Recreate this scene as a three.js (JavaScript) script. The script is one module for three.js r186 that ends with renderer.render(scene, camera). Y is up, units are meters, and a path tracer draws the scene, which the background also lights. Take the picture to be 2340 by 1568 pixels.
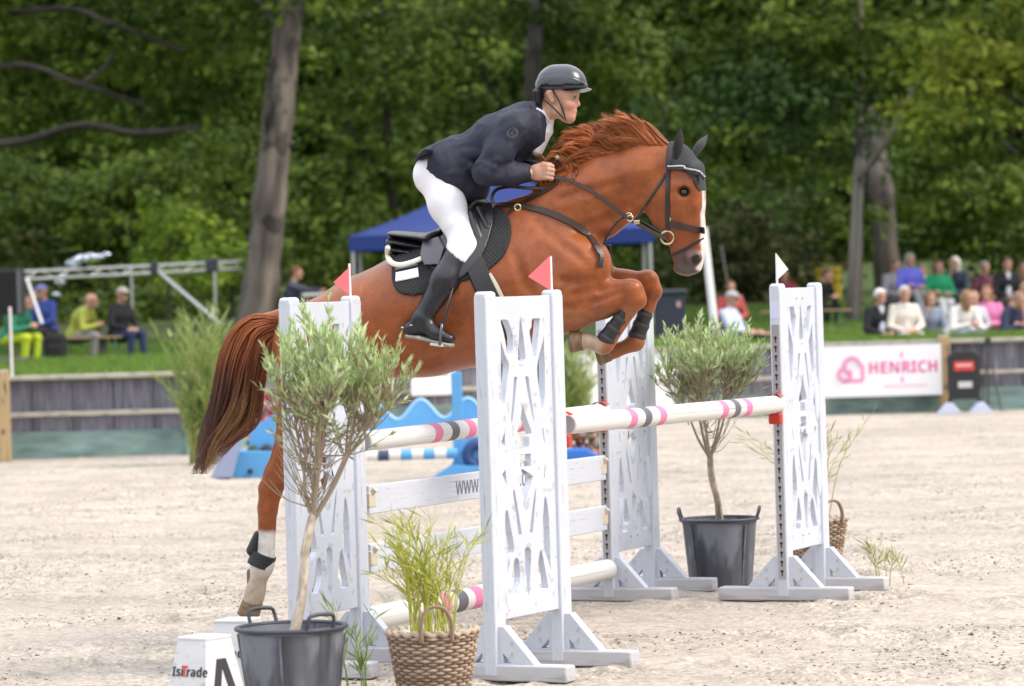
import * as THREE from 'three';
import { RoundedBoxGeometry } from 'three/addons/geometries/RoundedBoxGeometry.js';
import { mergeGeometries } from 'three/addons/utils/BufferGeometryUtils.js';
import { TextGeometry } from 'three/addons/geometries/TextGeometry.js';
import { FontLoader } from 'three/addons/loaders/FontLoader.js';

// ---------------------------------------------------------------- camera, sky, sun, exposure
const scene = new THREE.Scene();
const F = 8000, CX = 1170, CY = 784;                       // focal length and centre in the units in which the photograph was measured
const camera = new THREE.PerspectiveCamera(2 * Math.atan(CY / F) * 180 / Math.PI, 1024 / 686, 0.1, 900);
camera.position.set(0, 1.68, 0);
camera.rotation.order = 'YXZ';
camera.rotation.set(-Math.atan(109 / F), 0, -0.03);
camera.updateMatrixWorld(true);
camera.focus = 16.6;
camera.userData.fStop = 3.2;

const renderer = new THREE.WebGLRenderer({ antialias: true });
renderer.setSize(1024, 686);
renderer.toneMapping = THREE.LinearToneMapping;
renderer.toneMappingExposure = 2.12;
renderer.shadowMap.enabled = true;

{ // bright even overcast: soft cloud layer, brighter overhead
  const w = 256, h = 128, data = new Float32Array(w * h * 4);
  for (let j = 0; j < h; j++) for (let i = 0; i < w; i++) {
    const el = ((j + .5) / h - .5) * Math.PI, az = i / w * Math.PI * 2, s = Math.sin(el);
    const n = .5 + .22 * Math.sin(az * 3 + 2.1 * s) * Math.cos(el * 5 + az) + .14 * Math.sin(az * 7 + el * 11) + .1 * Math.cos(az * 13 - el * 17);
    const up = Math.max(0, s), L = s < 0 ? .32 : (.42 + .62 * up) * (.8 + .4 * n);
    const o = (j * w + i) * 4;
    data[o] = L * .95; data[o + 1] = L * .99; data[o + 2] = L * 1.08; data[o + 3] = 1;
  }
  const sky = new THREE.DataTexture(data, w, h, THREE.RGBAFormat, THREE.FloatType);
  sky.mapping = THREE.EquirectangularReflectionMapping; sky.magFilter = THREE.LinearFilter; sky.minFilter = THREE.LinearFilter; sky.wrapS = THREE.RepeatWrapping; sky.needsUpdate = true;
  scene.background = sky; scene.environment = sky;
}
const sun = new THREE.DirectionalLight(0xfff0dc, 1.5);
sun.position.set(36, 40, -6); sun.target.position.set(0, 0, -18);
sun.castShadow = true; sun.shadow.radius = 40; sun.shadow.mapSize.set(2048, 2048);
Object.assign(sun.shadow.camera, { left: -30, right: 30, top: 40, bottom: -40, near: 1, far: 140 });
scene.add(sun, sun.target);

// ---------------------------------------------------------------- helpers
let seed = 12345;
const rnd = () => { seed = (seed * 1664525 + 1013904223) >>> 0; return seed / 4294967296; };
const rr = (a, b) => a + (b - a) * rnd();
const V = (x, y, z) => new THREE.Vector3(x, y, z);
const lerp = (a, b, t) => a + (b - a) * t, clamp = (x, a = 0, b = 1) => Math.min(b, Math.max(a, x));
const smooth = (a, b, x) => { const t = clamp((x - a) / (b - a)); return t * t * (3 - 2 * t); };
const ray = (vx, vy) => V((vx - CX) / F, (CY - vy) / F, -1).applyQuaternion(camera.quaternion);
const at = (vx, vy, d) => ray(vx, vy).multiplyScalar(d).add(camera.position);      // point at a given distance
const onGround = (vx, vy, h = 0) => { const r = ray(vx, vy); return r.multiplyScalar((h - camera.position.y) / r.y).add(camera.position); };
const hash = (x, y, z = 0) => { let n = Math.imul(x | 0, 374761393) ^ Math.imul(y | 0, 668265263) ^ Math.imul(z | 0, 2147483647 - 7); n = Math.imul(n ^ (n >>> 13), 1274126177); return ((n ^ (n >>> 16)) >>> 0) / 4294967296; };
function vnoise(x, y, z = 0) {
  const X = Math.floor(x), Y = Math.floor(y), Z = Math.floor(z), f = t => t * t * (3 - 2 * t), u = f(x - X), v = f(y - Y), w = f(z - Z);
  const L = (a, b, t) => a + (b - a) * t;
  return L(L(L(hash(X, Y, Z), hash(X + 1, Y, Z), u), L(hash(X, Y + 1, Z), hash(X + 1, Y + 1, Z), u), v),
    L(L(hash(X, Y, Z + 1), hash(X + 1, Y, Z + 1), u), L(hash(X, Y + 1, Z + 1), hash(X + 1, Y + 1, Z + 1), u), v), w);
}
const fbm = (x, y, z = 0, o = 4) => { let s = 0, a = .5; for (let i = 0; i < o; i++) { s += a * vnoise(x, y, z); x *= 2.03; y *= 2.03; z *= 2.03; a *= .5; } return s; };
const used = {};
const numbered = n => { const k = used[n] = (used[n] ?? -1) + 1; return k ? `${n}_${String(k).padStart(3, '0')}` : n; };
const shadowed = o => { o.castShadow = o.receiveShadow = true; return o; };
function tag(o, label, category, group, kind) { if (label) o.userData.label = label; if (category) o.userData.category = category; if (group) o.userData.group = group; if (kind) o.userData.kind = kind; return o; }
function thing(name, label, category, pos = [0, 0, 0], turn = 0, group) {
  const o = new THREE.Group(); o.name = numbered(name); scene.add(o);
  if (pos.isVector3) o.position.copy(pos); else o.position.set(...pos);
  o.rotation.y = turn; return tag(o, label, category, group);
}
function part(name, geo, mat, parent, label, kind) {
  const m = shadowed(new THREE.Mesh(geo, mat)); m.name = parent ? name : numbered(name); (parent || scene).add(m);
  if (label) m.userData.label = label; if (kind) m.userData.kind = kind; return m;
}
const dup = (o, label, group) => { const c = o.clone(); c.name = numbered(o.name.replace(/_\d{3}$/, '')); c.userData = { ...o.userData }; if (label) c.userData.label = label; if (group) c.userData.group = group; scene.add(c); return c; };
function mg(list) {
  return mergeGeometries(list.map(g => {
    const n = g.index ? g.toNonIndexed() : g.clone();
    for (const k of Object.keys(n.attributes)) if (!['position', 'normal', 'uv'].includes(k)) n.deleteAttribute(k);
    if (!n.attributes.normal) n.computeVertexNormals();
    if (!n.attributes.uv) n.setAttribute('uv', new THREE.BufferAttribute(new Float32Array(n.attributes.position.count * 2), 2));
    n.morphAttributes = {}; return n;
  }));
}
const bx = (w, h, d, x = 0, y = 0, z = 0, r = .004, rot) => { const g = r ? new RoundedBoxGeometry(w, h, d, 2, r) : new THREE.BoxGeometry(w, h, d); if (rot) g.applyMatrix4(new THREE.Matrix4().makeRotationFromEuler(new THREE.Euler(...rot))); return g.translate(x, y, z); };
const M = (c, rough = .8, o = {}) => { const m = new THREE.MeshStandardMaterial({ roughness: rough, ...o }); Array.isArray(c) ? m.color.setRGB(...c) : m.color.set(c); return m; };
const MP = (c, rough = .8, o = {}) => { const m = new THREE.MeshPhysicalMaterial({ roughness: rough, ...o }); Array.isArray(c) ? m.color.setRGB(...c) : m.color.set(c); return m; };
// tapered tube through points; rad(t) may be a number pair
function tube(pts, rad, nr = 6, ns = 12, flat = 1) {
  const c = new THREE.CatmullRomCurve3(pts.map(p => p.isVector3 ? p : V(...p))), R = typeof rad === 'function' ? rad : Array.isArray(rad) ? t => lerp(rad[0], rad[1], t) : () => rad;
  const pos = [], uv = [], idx = [], fr = c.computeFrenetFrames(ns);
  for (let i = 0; i <= ns; i++) {
    const t = i / ns, p = c.getPointAt(t), r = Math.max(R(t), 1e-5);
    for (let j = 0; j <= nr; j++) {
      const a = j / nr * Math.PI * 2, n = fr.normals[i].clone().multiplyScalar(Math.cos(a) * r).addScaledVector(fr.binormals[i], Math.sin(a) * r * flat);
      pos.push(p.x + n.x, p.y + n.y, p.z + n.z); uv.push(j / nr, t);
      if (i < ns && j < nr) { const q = i * (nr + 1) + j; idx.push(q, q + nr + 1, q + 1, q + 1, q + nr + 1, q + nr + 2); }
    }
  }
  const e = pos.length / 3;                                   // closed ends
  for (const i of [0, ns]) { const p = c.getPointAt(i / ns); pos.push(p.x, p.y, p.z); uv.push(.5, i / ns); const q = i * (nr + 1), v = e + (i ? 1 : 0); for (let j = 0; j < nr; j++) i ? idx.push(q + j, v, q + j + 1) : idx.push(q + j + 1, v, q + j); }
  const g = new THREE.BufferGeometry(); g.setAttribute('position', new THREE.Float32BufferAttribute(pos, 3)); g.setAttribute('uv', new THREE.Float32BufferAttribute(uv, 2)); g.setIndex(idx); g.computeVertexNormals(); return g;
}
const bar = (a, b, r, nr = 8) => { const A = a.isVector3 ? a : V(...a), B = b.isVector3 ? b : V(...b), g = new THREE.CylinderGeometry(r, r, A.distanceTo(B), nr); g.applyQuaternion(new THREE.Quaternion().setFromUnitVectors(V(0, 1, 0), B.clone().sub(A).normalize())); return g.translate((A.x + B.x) / 2, (A.y + B.y) / 2, (A.z + B.z) / 2); };
function extrude(pts, depth, holes = [], bevel = 0) {
  const s = new THREE.Shape(pts.map(p => new THREE.Vector2(...p)));
  for (const h of holes) s.holes.push(new THREE.Path(h.map(p => new THREE.Vector2(...p))));
  return new THREE.ExtrudeGeometry(s, { depth, bevelEnabled: bevel > 0, bevelSize: bevel, bevelThickness: bevel, bevelSegments: 2, curveSegments: 8 });
}
function noiseTex(w, h, fn, rep = [1, 1], color = true) {
  const d = new Uint8Array(w * h * 4);
  for (let j = 0; j < h; j++) for (let i = 0; i < w; i++) { const c = fn(i / w, j / h, i, j), o = (j * w + i) * 4; const a = Array.isArray(c) ? c : [c, c, c]; for (let k = 0; k < 3; k++) d[o + k] = clamp(a[k]) * 255; d[o + 3] = 255; }
  const t = new THREE.DataTexture(d, w, h); t.wrapS = t.wrapT = THREE.RepeatWrapping; t.magFilter = THREE.LinearFilter; t.minFilter = THREE.LinearMipmapLinearFilter; t.generateMipmaps = true; t.repeat.set(...rep); if (color) t.colorSpace = THREE.SRGBColorSpace; t.needsUpdate = true; return t;
}
const per = (u, v, s, k = 0) => { const w = 1 - 0, a = fbm(u * s, v * s, k), b = fbm((u - 1) * s, v * s, k), c = fbm(u * s, (v - 1) * s, k), d = fbm((u - 1) * s, (v - 1) * s, k); return lerp(lerp(a, b, u), lerp(c, d, u), v) * w; };
// ---------------------------------------------------------------- distance-field bodies: tapered capsules joined by a smooth minimum, meshed with surface nets
const cap = (a, b, ra, rb = ra, o = {}) => ({ a, b, ra, rb, sz: 1, k: .03, ...o });
const ball = (a, r, o = {}) => cap(a, a, r, r, o);
function primD(p, x, y, z) {
  const ax = p.a[0], ay = p.a[1], az = p.a[2], bx = p.b[0] - ax, by = p.b[1] - ay, bz = p.b[2] - az;
  const l = bx * bx + by * by + bz * bz, t = l > 1e-12 ? clamp(((x - ax) * bx + (y - ay) * by + (z - az) * bz) / l) : 0;
  const dx = x - ax - bx * t, dy = (y - ay - by * t), dz = (z - az - bz * t) / p.sz;
  return Math.sqrt(dx * dx + dy * dy + dz * dz) - (p.ra + (p.rb - p.ra) * t);
}
function joinD(d, p, v) {
  if (p.sub) { const n = -v, h = Math.max(p.k - Math.abs(d - n), 0) / p.k; return Math.max(d, n) + h * h * p.k / 4; }
  const h = Math.max(p.k - Math.abs(d - v), 0) / p.k; return Math.min(d, v) - h * h * p.k / 4;
}
const evalD = (prims, x, y, z) => { let d = 9; for (const p of prims) d = joinD(d, p, primD(p, x, y, z)); return d; };
function blob(prims, cell, { grow = 0, clips = [], color } = {}) {
  const lo = [1e9, 1e9, 1e9], hi = [-1e9, -1e9, -1e9];
  const box = p => [0, 1, 2].map(i => { const s = i === 2 ? Math.max(1, p.sz) : 1; return [Math.min(p.a[i] - p.ra * s, p.b[i] - p.rb * s), Math.max(p.a[i] + p.ra * s, p.b[i] + p.rb * s)]; });
  for (const p of prims) if (!p.sub) box(p).forEach(([a, b], i) => { lo[i] = Math.min(lo[i], a); hi[i] = Math.max(hi[i], b); });
  for (let i = 0; i < 3; i++) { lo[i] -= grow + cell * 3.3; hi[i] += grow + cell * 3.3; }
  const n = [0, 1, 2].map(i => Math.ceil((hi[i] - lo[i]) / cell) + 1), [nx, ny, nz] = n, f = new Float32Array(nx * ny * nz).fill(9);
  for (const p of prims) {
    const m = p.k + grow + cell * 3, r = box(p).map(([a, b], i) => [Math.max(0, Math.floor((a - m - lo[i]) / cell)), Math.min(n[i] - 1, Math.ceil((b + m - lo[i]) / cell))]);
    for (let k = r[2][0]; k <= r[2][1]; k++) for (let j = r[1][0]; j <= r[1][1]; j++) for (let i = r[0][0]; i <= r[0][1]; i++) {
      const o = (k * ny + j) * nx + i; f[o] = joinD(f[o], p, primD(p, lo[0] + i * cell, lo[1] + j * cell, lo[2] + k * cell));
    }
  }
  for (let k = 0; k < nz; k++) for (let j = 0; j < ny; j++) for (let i = 0; i < nx; i++) {
    const o = (k * ny + j) * nx + i; f[o] -= grow;
    if (clips.length && f[o] < cell * 4) for (const c of clips) f[o] = Math.max(f[o], c(lo[0] + i * cell, lo[1] + j * cell, lo[2] + k * cell));
  }
  const at3 = (i, j, k) => f[(k * ny + j) * nx + i], vid = new Int32Array(nx * ny * nz).fill(-1), pos = [], nor = [], idx = [];
  const E = [[0, 1], [2, 3], [4, 5], [6, 7], [0, 2], [1, 3], [4, 6], [5, 7], [0, 4], [1, 5], [2, 6], [3, 7]];
  for (let k = 0; k < nz - 1; k++) for (let j = 0; j < ny - 1; j++) for (let i = 0; i < nx - 1; i++) {
    const c = []; let m = 0;
    for (let q = 0; q < 8; q++) { const v = at3(i + (q & 1), j + (q >> 1 & 1), k + (q >> 2)); c.push(v); if (v < 0) m |= 1 << q; }
    if (m === 0 || m === 255) continue;
    let sx = 0, sy = 0, sz = 0, cnt = 0;
    for (const [a, b] of E) if ((c[a] < 0) !== (c[b] < 0)) { const t = c[a] / (c[a] - c[b]); sx += lerp(a & 1, b & 1, t); sy += lerp(a >> 1 & 1, b >> 1 & 1, t); sz += lerp(a >> 2, b >> 2, t); cnt++; }
    sx /= cnt; sy /= cnt; sz /= cnt; vid[(k * ny + j) * nx + i] = pos.length / 3;
    pos.push(lo[0] + (i + sx) * cell, lo[1] + (j + sy) * cell, lo[2] + (k + sz) * cell);
    let gx = 0, gy = 0, gz = 0;
    for (let q = 0; q < 8; q++) { const wx = q & 1 ? sx : 1 - sx, wy = q >> 1 & 1 ? sy : 1 - sy, wz = q >> 2 ? sz : 1 - sz; gx += (q & 1 ? 1 : -1) * c[q] * wy * wz; gy += (q >> 1 & 1 ? 1 : -1) * c[q] * wx * wz; gz += (q >> 2 ? 1 : -1) * c[q] * wx * wy; }
    const l = Math.hypot(gx, gy, gz) || 1; nor.push(gx / l, gy / l, gz / l);
  }
  const quad = (a, b, c, d, flip) => { if (a < 0 || b < 0 || c < 0 || d < 0) return; flip ? idx.push(a, c, b, a, d, c) : idx.push(a, b, c, a, c, d); };
  const id = (i, j, k) => vid[(k * ny + j) * nx + i];
  for (let k = 1; k < nz - 1; k++) for (let j = 1; j < ny - 1; j++) for (let i = 1; i < nx - 1; i++) {
    const s = at3(i, j, k) < 0;
    if (s !== at3(i + 1, j, k) < 0) quad(id(i, j - 1, k - 1), id(i, j, k - 1), id(i, j, k), id(i, j - 1, k), !s);
    if (s !== at3(i, j + 1, k) < 0) quad(id(i - 1, j, k - 1), id(i - 1, j, k), id(i, j, k), id(i, j, k - 1), !s);
    if (s !== at3(i, j, k + 1) < 0) quad(id(i - 1, j - 1, k), id(i, j - 1, k), id(i, j, k), id(i - 1, j, k), !s);
  }
  const g = new THREE.BufferGeometry(); g.setAttribute('position', new THREE.Float32BufferAttribute(pos, 3)); g.setAttribute('normal', new THREE.Float32BufferAttribute(nor, 3)); g.setIndex(idx);
  if (color) { const col = []; for (let i = 0; i < pos.length; i += 3) col.push(...color(pos[i], pos[i + 1], pos[i + 2], nor[i], nor[i + 1], nor[i + 2])); g.setAttribute('color', new THREE.Float32BufferAttribute(col, 3)); }
  return g;
}
function polyD(poly, x, y) {                                  // signed distance to a polygon, negative inside
  let d = 1e9, s = 1;
  for (let i = 0, j = poly.length - 1; i < poly.length; j = i++) {
    const ex = poly[j][0] - poly[i][0], ey = poly[j][1] - poly[i][1], wx = x - poly[i][0], wy = y - poly[i][1], t = clamp((wx * ex + wy * ey) / (ex * ex + ey * ey));
    d = Math.min(d, (wx - ex * t) ** 2 + (wy - ey * t) ** 2);
    const c = [y >= poly[i][1], y < poly[j][1], ex * wy > ey * wx]; if (c.every(Boolean) || !c.some(Boolean)) s = -s;
  }
  return s * Math.sqrt(d);
}
// soft irregular displacement along the normals (cloth creases, muscle relief)
function wrinkle(g, fn) { const p = g.attributes.position, n = g.attributes.normal; for (let i = 0; i < p.count; i++) { const x = p.getX(i), y = p.getY(i), z = p.getZ(i), d = fn(x, y, z, n.getX(i), n.getY(i), n.getZ(i)); p.setXYZ(i, x + n.getX(i) * d, y + n.getY(i) * d, z + n.getZ(i) * d); } g.computeVertexNormals(); return g; }
const ridge = (x, y, z) => { const a = 1 - Math.abs(2 * fbm(x, y, z, 2) / .75 - 1); return a * a; };
const planarUV = (g, s) => { const p = g.attributes.position, a = []; for (let i = 0; i < p.count; i++) a.push(p.getX(i) * s, (p.getY(i) + p.getZ(i) * .35) * s); g.setAttribute('uv', new THREE.Float32BufferAttribute(a, 2)); return g; };
const font = await new FontLoader().loadAsync('fonts/droid/droid_sans_bold.typeface.json');
const fontR = await new FontLoader().loadAsync('fonts/droid/droid_sans_regular.typeface.json');
const words = (s, size, depth = .002, f = font) => new TextGeometry(s, { font: f, size, depth, height: depth, curveSegments: 4, bevelEnabled: false });
// ---------------------------------------------------------------- the arena: sand, fence line, terrace, bank
const TH = .88;                                              // height of the spectators' terrace
const fencePts = [[-1500, 1092], [-260, 1059], [-20, 1052], [445, 1040], [900, 985], [1310, 966], [1880, 949], [2160, 941], [2700, 925], [3600, 900]].map(p => onGround(...p));
{
  const sandTex = noiseTex(512, 512, (u, v) => { const a = per(u, v, 6, 1), b = per(u, v, 60, 2), c = per(u, v, 150, 5), k = .71 + .2 * (a - .47) + .34 * (b - .47) + .48 * (c - .47); return [k * 1.03, k * .985, k * .93]; }, [1, 1]);
  const sandBump = noiseTex(512, 512, (u, v) => .55 * per(u, v, 34, 12) + .45 * per(u, v, 95, 13), [1, 1], false);
  const sand = M([.91, .88, .845], .95, { map: sandTex, vertexColors: true, bumpMap: sandBump, bumpScale: .016 });
  const nearX = [-5.2, 6.6], nearZ = [-12.4, -46], sx = .04, sz = .07;
  const bite = []; for (let i = 0; i < 900; i++) { const z = rr(-12.6, -40); bite.push([rr(-.19, .2) * -z, z, rr(.05, .11), rr(.5, 1)]); }
  const grid = {}; bite.forEach(b => { const k = Math.floor(b[0]) + ',' + Math.floor(b[1]); (grid[k] ||= []).push(b); });
  const height = (x, z) => {
    let h = .025 * (fbm(x * 1.6, z * 1.6, 3) - .47) + .012 * (fbm(x * 8, z * 8, 9, 2) - .45) + .034 * Math.max(0, fbm(x * 17, z * 17, 19, 2) - .42);
    for (let i = -1; i <= 1; i++) for (let j = -1; j <= 1; j++) for (const [bx_, bz, r, s] of grid[(Math.floor(x) + i) + ',' + (Math.floor(z) + j)] || []) { const q = Math.hypot(x - bx_, z - bz) / r; if (q < 1.9) h += s * (q < 1 ? -.026 * (1 - q * q) : .02 * Math.sin((q - 1) / .9 * Math.PI)); }
    return h;
  };
  const nx = Math.round((nearX[1] - nearX[0]) / sx), nz = Math.round((nearZ[0] - nearZ[1]) / sz);
  const pos = [], col = [], uv = [], idx = [];
  const put = (x, y, z, c) => { pos.push(x, y, z); uv.push(x / 1.7, z / 1.7); col.push(...c); };
  for (let j = 0; j <= nz; j++) for (let i = 0; i <= nx; i++) {
    const x = lerp(nearX[0], nearX[1], i / nx), z = lerp(nearZ[0], nearZ[1], (j / nz) ** 1.45), e = Math.min(i, nx - i, 10) / 10 * (j > nz - 12 ? (nz - j) / 12 : 1);
    const c = .86 + .42 * (fbm(x * .7, z * .5, 21) - .47) + .3 * (fbm(x * 7, z * 5, 22, 2) - .4), damp = smooth(.56, .68, fbm(x * 11, z * 8, 33, 2)) * .3, k = c * (1 - damp);
    put(x, height(x, z) * e, z, [k, k * (1 - .02 * damp), k * (1 - .06 * damp)]);
    if (i < nx && j < nz) { const q = j * (nx + 1) + i; idx.push(q, q + 1, q + nx + 1, q + 1, q + nx + 2, q + nx + 1); }
  }
  // the flat rest of the arena, joined round the raked part
  const flat = (x0, x1, z0, z1) => { const b = pos.length / 3; for (const [x, z] of [[x0, z0], [x1, z0], [x0, z1], [x1, z1]]) put(x, 0, z, [.8, .8, .8]); idx.push(b, b + 1, b + 2, b + 1, b + 3, b + 2); };
  flat(-60, nearX[0], 30, -90); flat(nearX[1], 60, 30, -90); flat(nearX[0], nearX[1], 30, nearZ[0]); flat(nearX[0], nearX[1], nearZ[1], -90);
  const g = new THREE.BufferGeometry(); g.setAttribute('position', new THREE.Float32BufferAttribute(pos, 3)); g.setAttribute('uv', new THREE.Float32BufferAttribute(uv, 2)); g.setAttribute('color', new THREE.Float32BufferAttribute(col, 3)); g.setIndex(idx); g.computeVertexNormals();
  tag(part('arena_sand', g, sand), null, null, null, 'structure');
  // loose dark clods and bark bits lying on the sand
  const cg = new THREE.IcosahedronGeometry(.011, 0), cp = cg.attributes.position; for (let i = 0; i < cp.count; i++) { const n = .6 + .8 * hash(Math.round(cp.getX(i) * 1e4), Math.round(cp.getY(i) * 1e4), Math.round(cp.getZ(i) * 1e4)); cp.setXYZ(i, cp.getX(i) * n, cp.getY(i) * n * .5, cp.getZ(i) * n); } cg.computeVertexNormals();
  const N = 11000, im = shadowed(new THREE.InstancedMesh(cg, M([1, 1, 1], 1), N)), m4 = new THREE.Matrix4(), q = new THREE.Quaternion(), c = new THREE.Color();
  for (let i = 0; i < N;) { const z = -lerp(12.6, 34, rnd() ** 1.25), x = rr(-.16, .165) * -z; if (fbm(x * 1.6, z * .9, 50, 3) < rr(.42, .6)) continue; const s = rr(.16, .7) * (rnd() < .06 ? 1.7 : 1); q.setFromEuler(new THREE.Euler(rr(-.4, .4), rr(0, 6.3), rr(-.4, .4))); m4.compose(V(x, height(x, z) + .003, z), q, V(s * 1.3, s, s)); im.setMatrixAt(i, m4); const t = rnd(); im.setColorAt(i, c.setRGB(lerp(.14, .42, t), lerp(.11, .36, t), lerp(.08, .30, t))); i++; }
  im.name = 'sand_clods'; tag(im, 'dark crumbs of footing scattered over the pale arena sand', 'debris', null, 'stuff'); scene.add(im);
}
// ---- arena wall: boards, cap rail, lower rail, teal strip, posts
const wallMats = [0, 1, 2, 3, 4].map(i => M([.27 + .008 * i, .265 + .008 * i, .31 + .008 * i], .85, { map: noiseTex(64, 256, (u, v) => { const s = fbm(u * 18 + i * 7, v * 2.2, i), k = .78 + .4 * (s - .45) + .6 * smooth(.63, .74, fbm(u * 9 + i * 3, v * 1.1 + 5, i + 9)); return [k, k, k * 1.02]; }) }));
const railMat = M([.82, .79, .73], .8, { map: noiseTex(256, 64, (u, v) => { const k = .78 + .5 * (fbm(u * 6, v * 26) - .47) - .3 * smooth(.6, .68, fbm(u * 14, v * 5, 8)); return [k, k * .98, k * .94]; }) });
const pineMat = M([.62, .47, .29], .75, { map: noiseTex(64, 256, (u, v) => { const k = .85 + .35 * (fbm(u * 22, v * 2.5) - .47) - .35 * smooth(.66, .7, fbm(u * 5, v * 9, 4)); return [k, k * .97, k * .9]; }) });
const tealMat = M([.30, .46, .44], .7, { map: noiseTex(128, 64, (u, v) => { const k = .8 + .5 * (fbm(u * 7, v * 3, 2) - .47), d = smooth(.5, .62, fbm(u * 12, v * 9, 6)) * .4; return [lerp(k, .9, d), lerp(k, .85, d), lerp(k, .76, d)]; }) });
function wallRun(a, b, label, openBoards) {
  const L = a.distanceTo(b), w = thing('arena_wall', label, 'wall', a, -Math.atan2(b.z - a.z, b.x - a.x), null), n = Math.round(L / .5), bw = L / n;
  const g = [0, 1, 2].map(i => bx(bw - .012, .62, .035, 0, 0, 0, .004));
  for (let i = 0; i < n; i++) { const m = part('plank', g[i % 3], wallMats[Math.floor(rnd() * 5)], w); m.position.set((i + .5) * bw, .57, -.12 + rr(-.004, .004)); }
  part('base_sheet', bx(L, .30, .03, L / 2, .15, -.1, .002), tealMat, w);
  part('cap_rail', bx(L - .02, .05, .2, L / 2, .915, -.08, .008), railMat, w);
  part('lower_rail', bx(L - .02, .055, .03, L / 2, .5, -.04, .006), railMat, w);
  return w;
}
const runNames = ['plank wall of the arena running on far to the left, outside the picture', 'plank wall along the far left edge of the arena, below the left bench', 'plank wall with teal base at left, ending behind the tall grass', 'plank wall crossing behind the blue jump and the horse', 'plank wall behind the rear white wing', 'plank wall carrying the white banner with pink lettering', 'plank wall at the right edge beyond the post, behind the black standing sign', 'plank wall continuing right of the picture edge', 'plank wall of the arena running on far to the right, outside the picture'];
for (let i = 0; i < fencePts.length - 1; i++) wallRun(fencePts[i], fencePts[i + 1], runNames[i]);
[[12, 1054, 'pine fence post at the left picture edge', 1.0], [2160, 941, 'pine fence post between the white banner and the black sign', .98]].forEach(([x, y, l, h]) => {
  const p = onGround(x, y); const w = thing('fence_post', l, 'post', [p.x, 0, p.z + .06]); const m = part('post', bx(.15, h, .12, 0, h / 2, 0, .01), pineMat, w); part('post_cap', bx(.13, .02, .1, 0, h + .01, 0, .006), railMat, w); });
{ // thin pale rope post above the left post
  const p = onGround(32, 1050); tag(part('marker_rod', bar([p.x, .86, p.z - .05], [p.x, 1.72, p.z - .05], .016), M([.7, .68, .66], .5)), 'thin pale rod standing on the wall beside the left fence post', 'rod');
}
// ---- terrace and the rising bank behind it, one sheet; starts behind the wall
const bankH = (x, z) => { const d = -z; return TH + .05 * (fbm(x * .5, z * .5, 12) - .5) + (d > 58 ? (d - 58) * .045 : 0) + (d > 92 ? (d - 92) * .55 : 0); };
const wallZ = x => { for (let i = 0; i < fencePts.length - 1; i++) { const a = fencePts[i], b = fencePts[i + 1]; if (x <= b.x || i === fencePts.length - 2) return a.z + (b.z - a.z) * (x - a.x) / (b.x - a.x); } };
{
  const pos = [], uv = [], idx = [], nx = 90, nz = 90, col = [];
  for (let j = 0; j <= nz; j++) for (let i = 0; i <= nx; i++) {
    const x = lerp(-60, 60, i / nx), xc = clamp(x, fencePts[0].x, fencePts.at(-1).x), z0 = wallZ(xc) - .15, t = j / nz, z = j === 0 ? z0 : lerp(z0, -150, t ** 1.5), y = j === 0 ? TH - .02 : bankH(x, z);
    pos.push(x, y, z); uv.push(x / 2, z / 2);
    const s = smooth(.5, .62, fbm(x * .6, z * .6, 31)) * .6; const a = [.10, .18, .03], b = [.17, .15, .06]; col.push(...a.map((v, k) => lerp(v, b[k], s)));
    if (i < nx && j < nz) { const q = j * (nx + 1) + i; idx.push(q, q + 1, q + nx + 1, q + 1, q + nx + 2, q + nx + 1); }
  }
  const g = new THREE.BufferGeometry(); g.setAttribute('position', new THREE.Float32BufferAttribute(pos, 3)); g.setAttribute('uv', new THREE.Float32BufferAttribute(uv, 2)); g.setAttribute('color', new THREE.Float32BufferAttribute(col, 3)); g.setIndex(idx); g.computeVertexNormals();
  tag(part('grass_bank', g, M([1, 1, 1], 1, { vertexColors: true, map: noiseTex(256, 256, (u, v) => { const k = .7 + .9 * (per(u, v, 40, 3) - .47) + .4 * (per(u, v, 8, 4) - .47); return [k, k, k * .9]; }) })), null, null, null, 'structure');
  // tufts
  const bl = []; for (let i = 0; i < 9; i++) { const a = rr(0, 6.28), l = rr(.05, .1), b = rr(.02, .05); bl.push(-.005 + Math.cos(a) * .03, 0, Math.sin(a) * .03, .005 + Math.cos(a) * .03, 0, Math.sin(a) * .03, Math.cos(a) * (.03 + b), l, Math.sin(a) * (.03 + b)); }
  const tg = new THREE.BufferGeometry(); tg.setAttribute('position', new THREE.Float32BufferAttribute(bl, 3)); tg.computeVertexNormals();
  const N = 26000, im = shadowed(new THREE.InstancedMesh(tg, M([1, 1, 1], .9, { side: THREE.DoubleSide }), N)), m4 = new THREE.Matrix4(), q = new THREE.Quaternion(), c = new THREE.Color();
  for (let i = 0; i < N; i++) { const left = rnd() < .45, d = left ? rr(40, 62) : rr(46.5, 68), x = (left ? rr(-.155, -.06) : rr(.03, .155)) * d, zz = Math.min(-d, wallZ(clamp(x, fencePts[0].x, 7.5)) - .3); q.setFromEuler(new THREE.Euler(0, rr(0, 6.3), 0)); const s = rr(.6, 1.2); m4.compose(V(x, bankH(x, zz) - .01, zz), q, V(s, s, s)); im.setMatrixAt(i, m4); const t = rnd(); im.setColorAt(i, c.setRGB(lerp(.08, .2, t), lerp(.17, .32, t), lerp(.02, .05, t))); }
  im.name = 'lawn_grass'; tag(im, 'short green lawn grass on the spectator terrace', 'grass', null, 'stuff'); scene.add(im);
}
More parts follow.
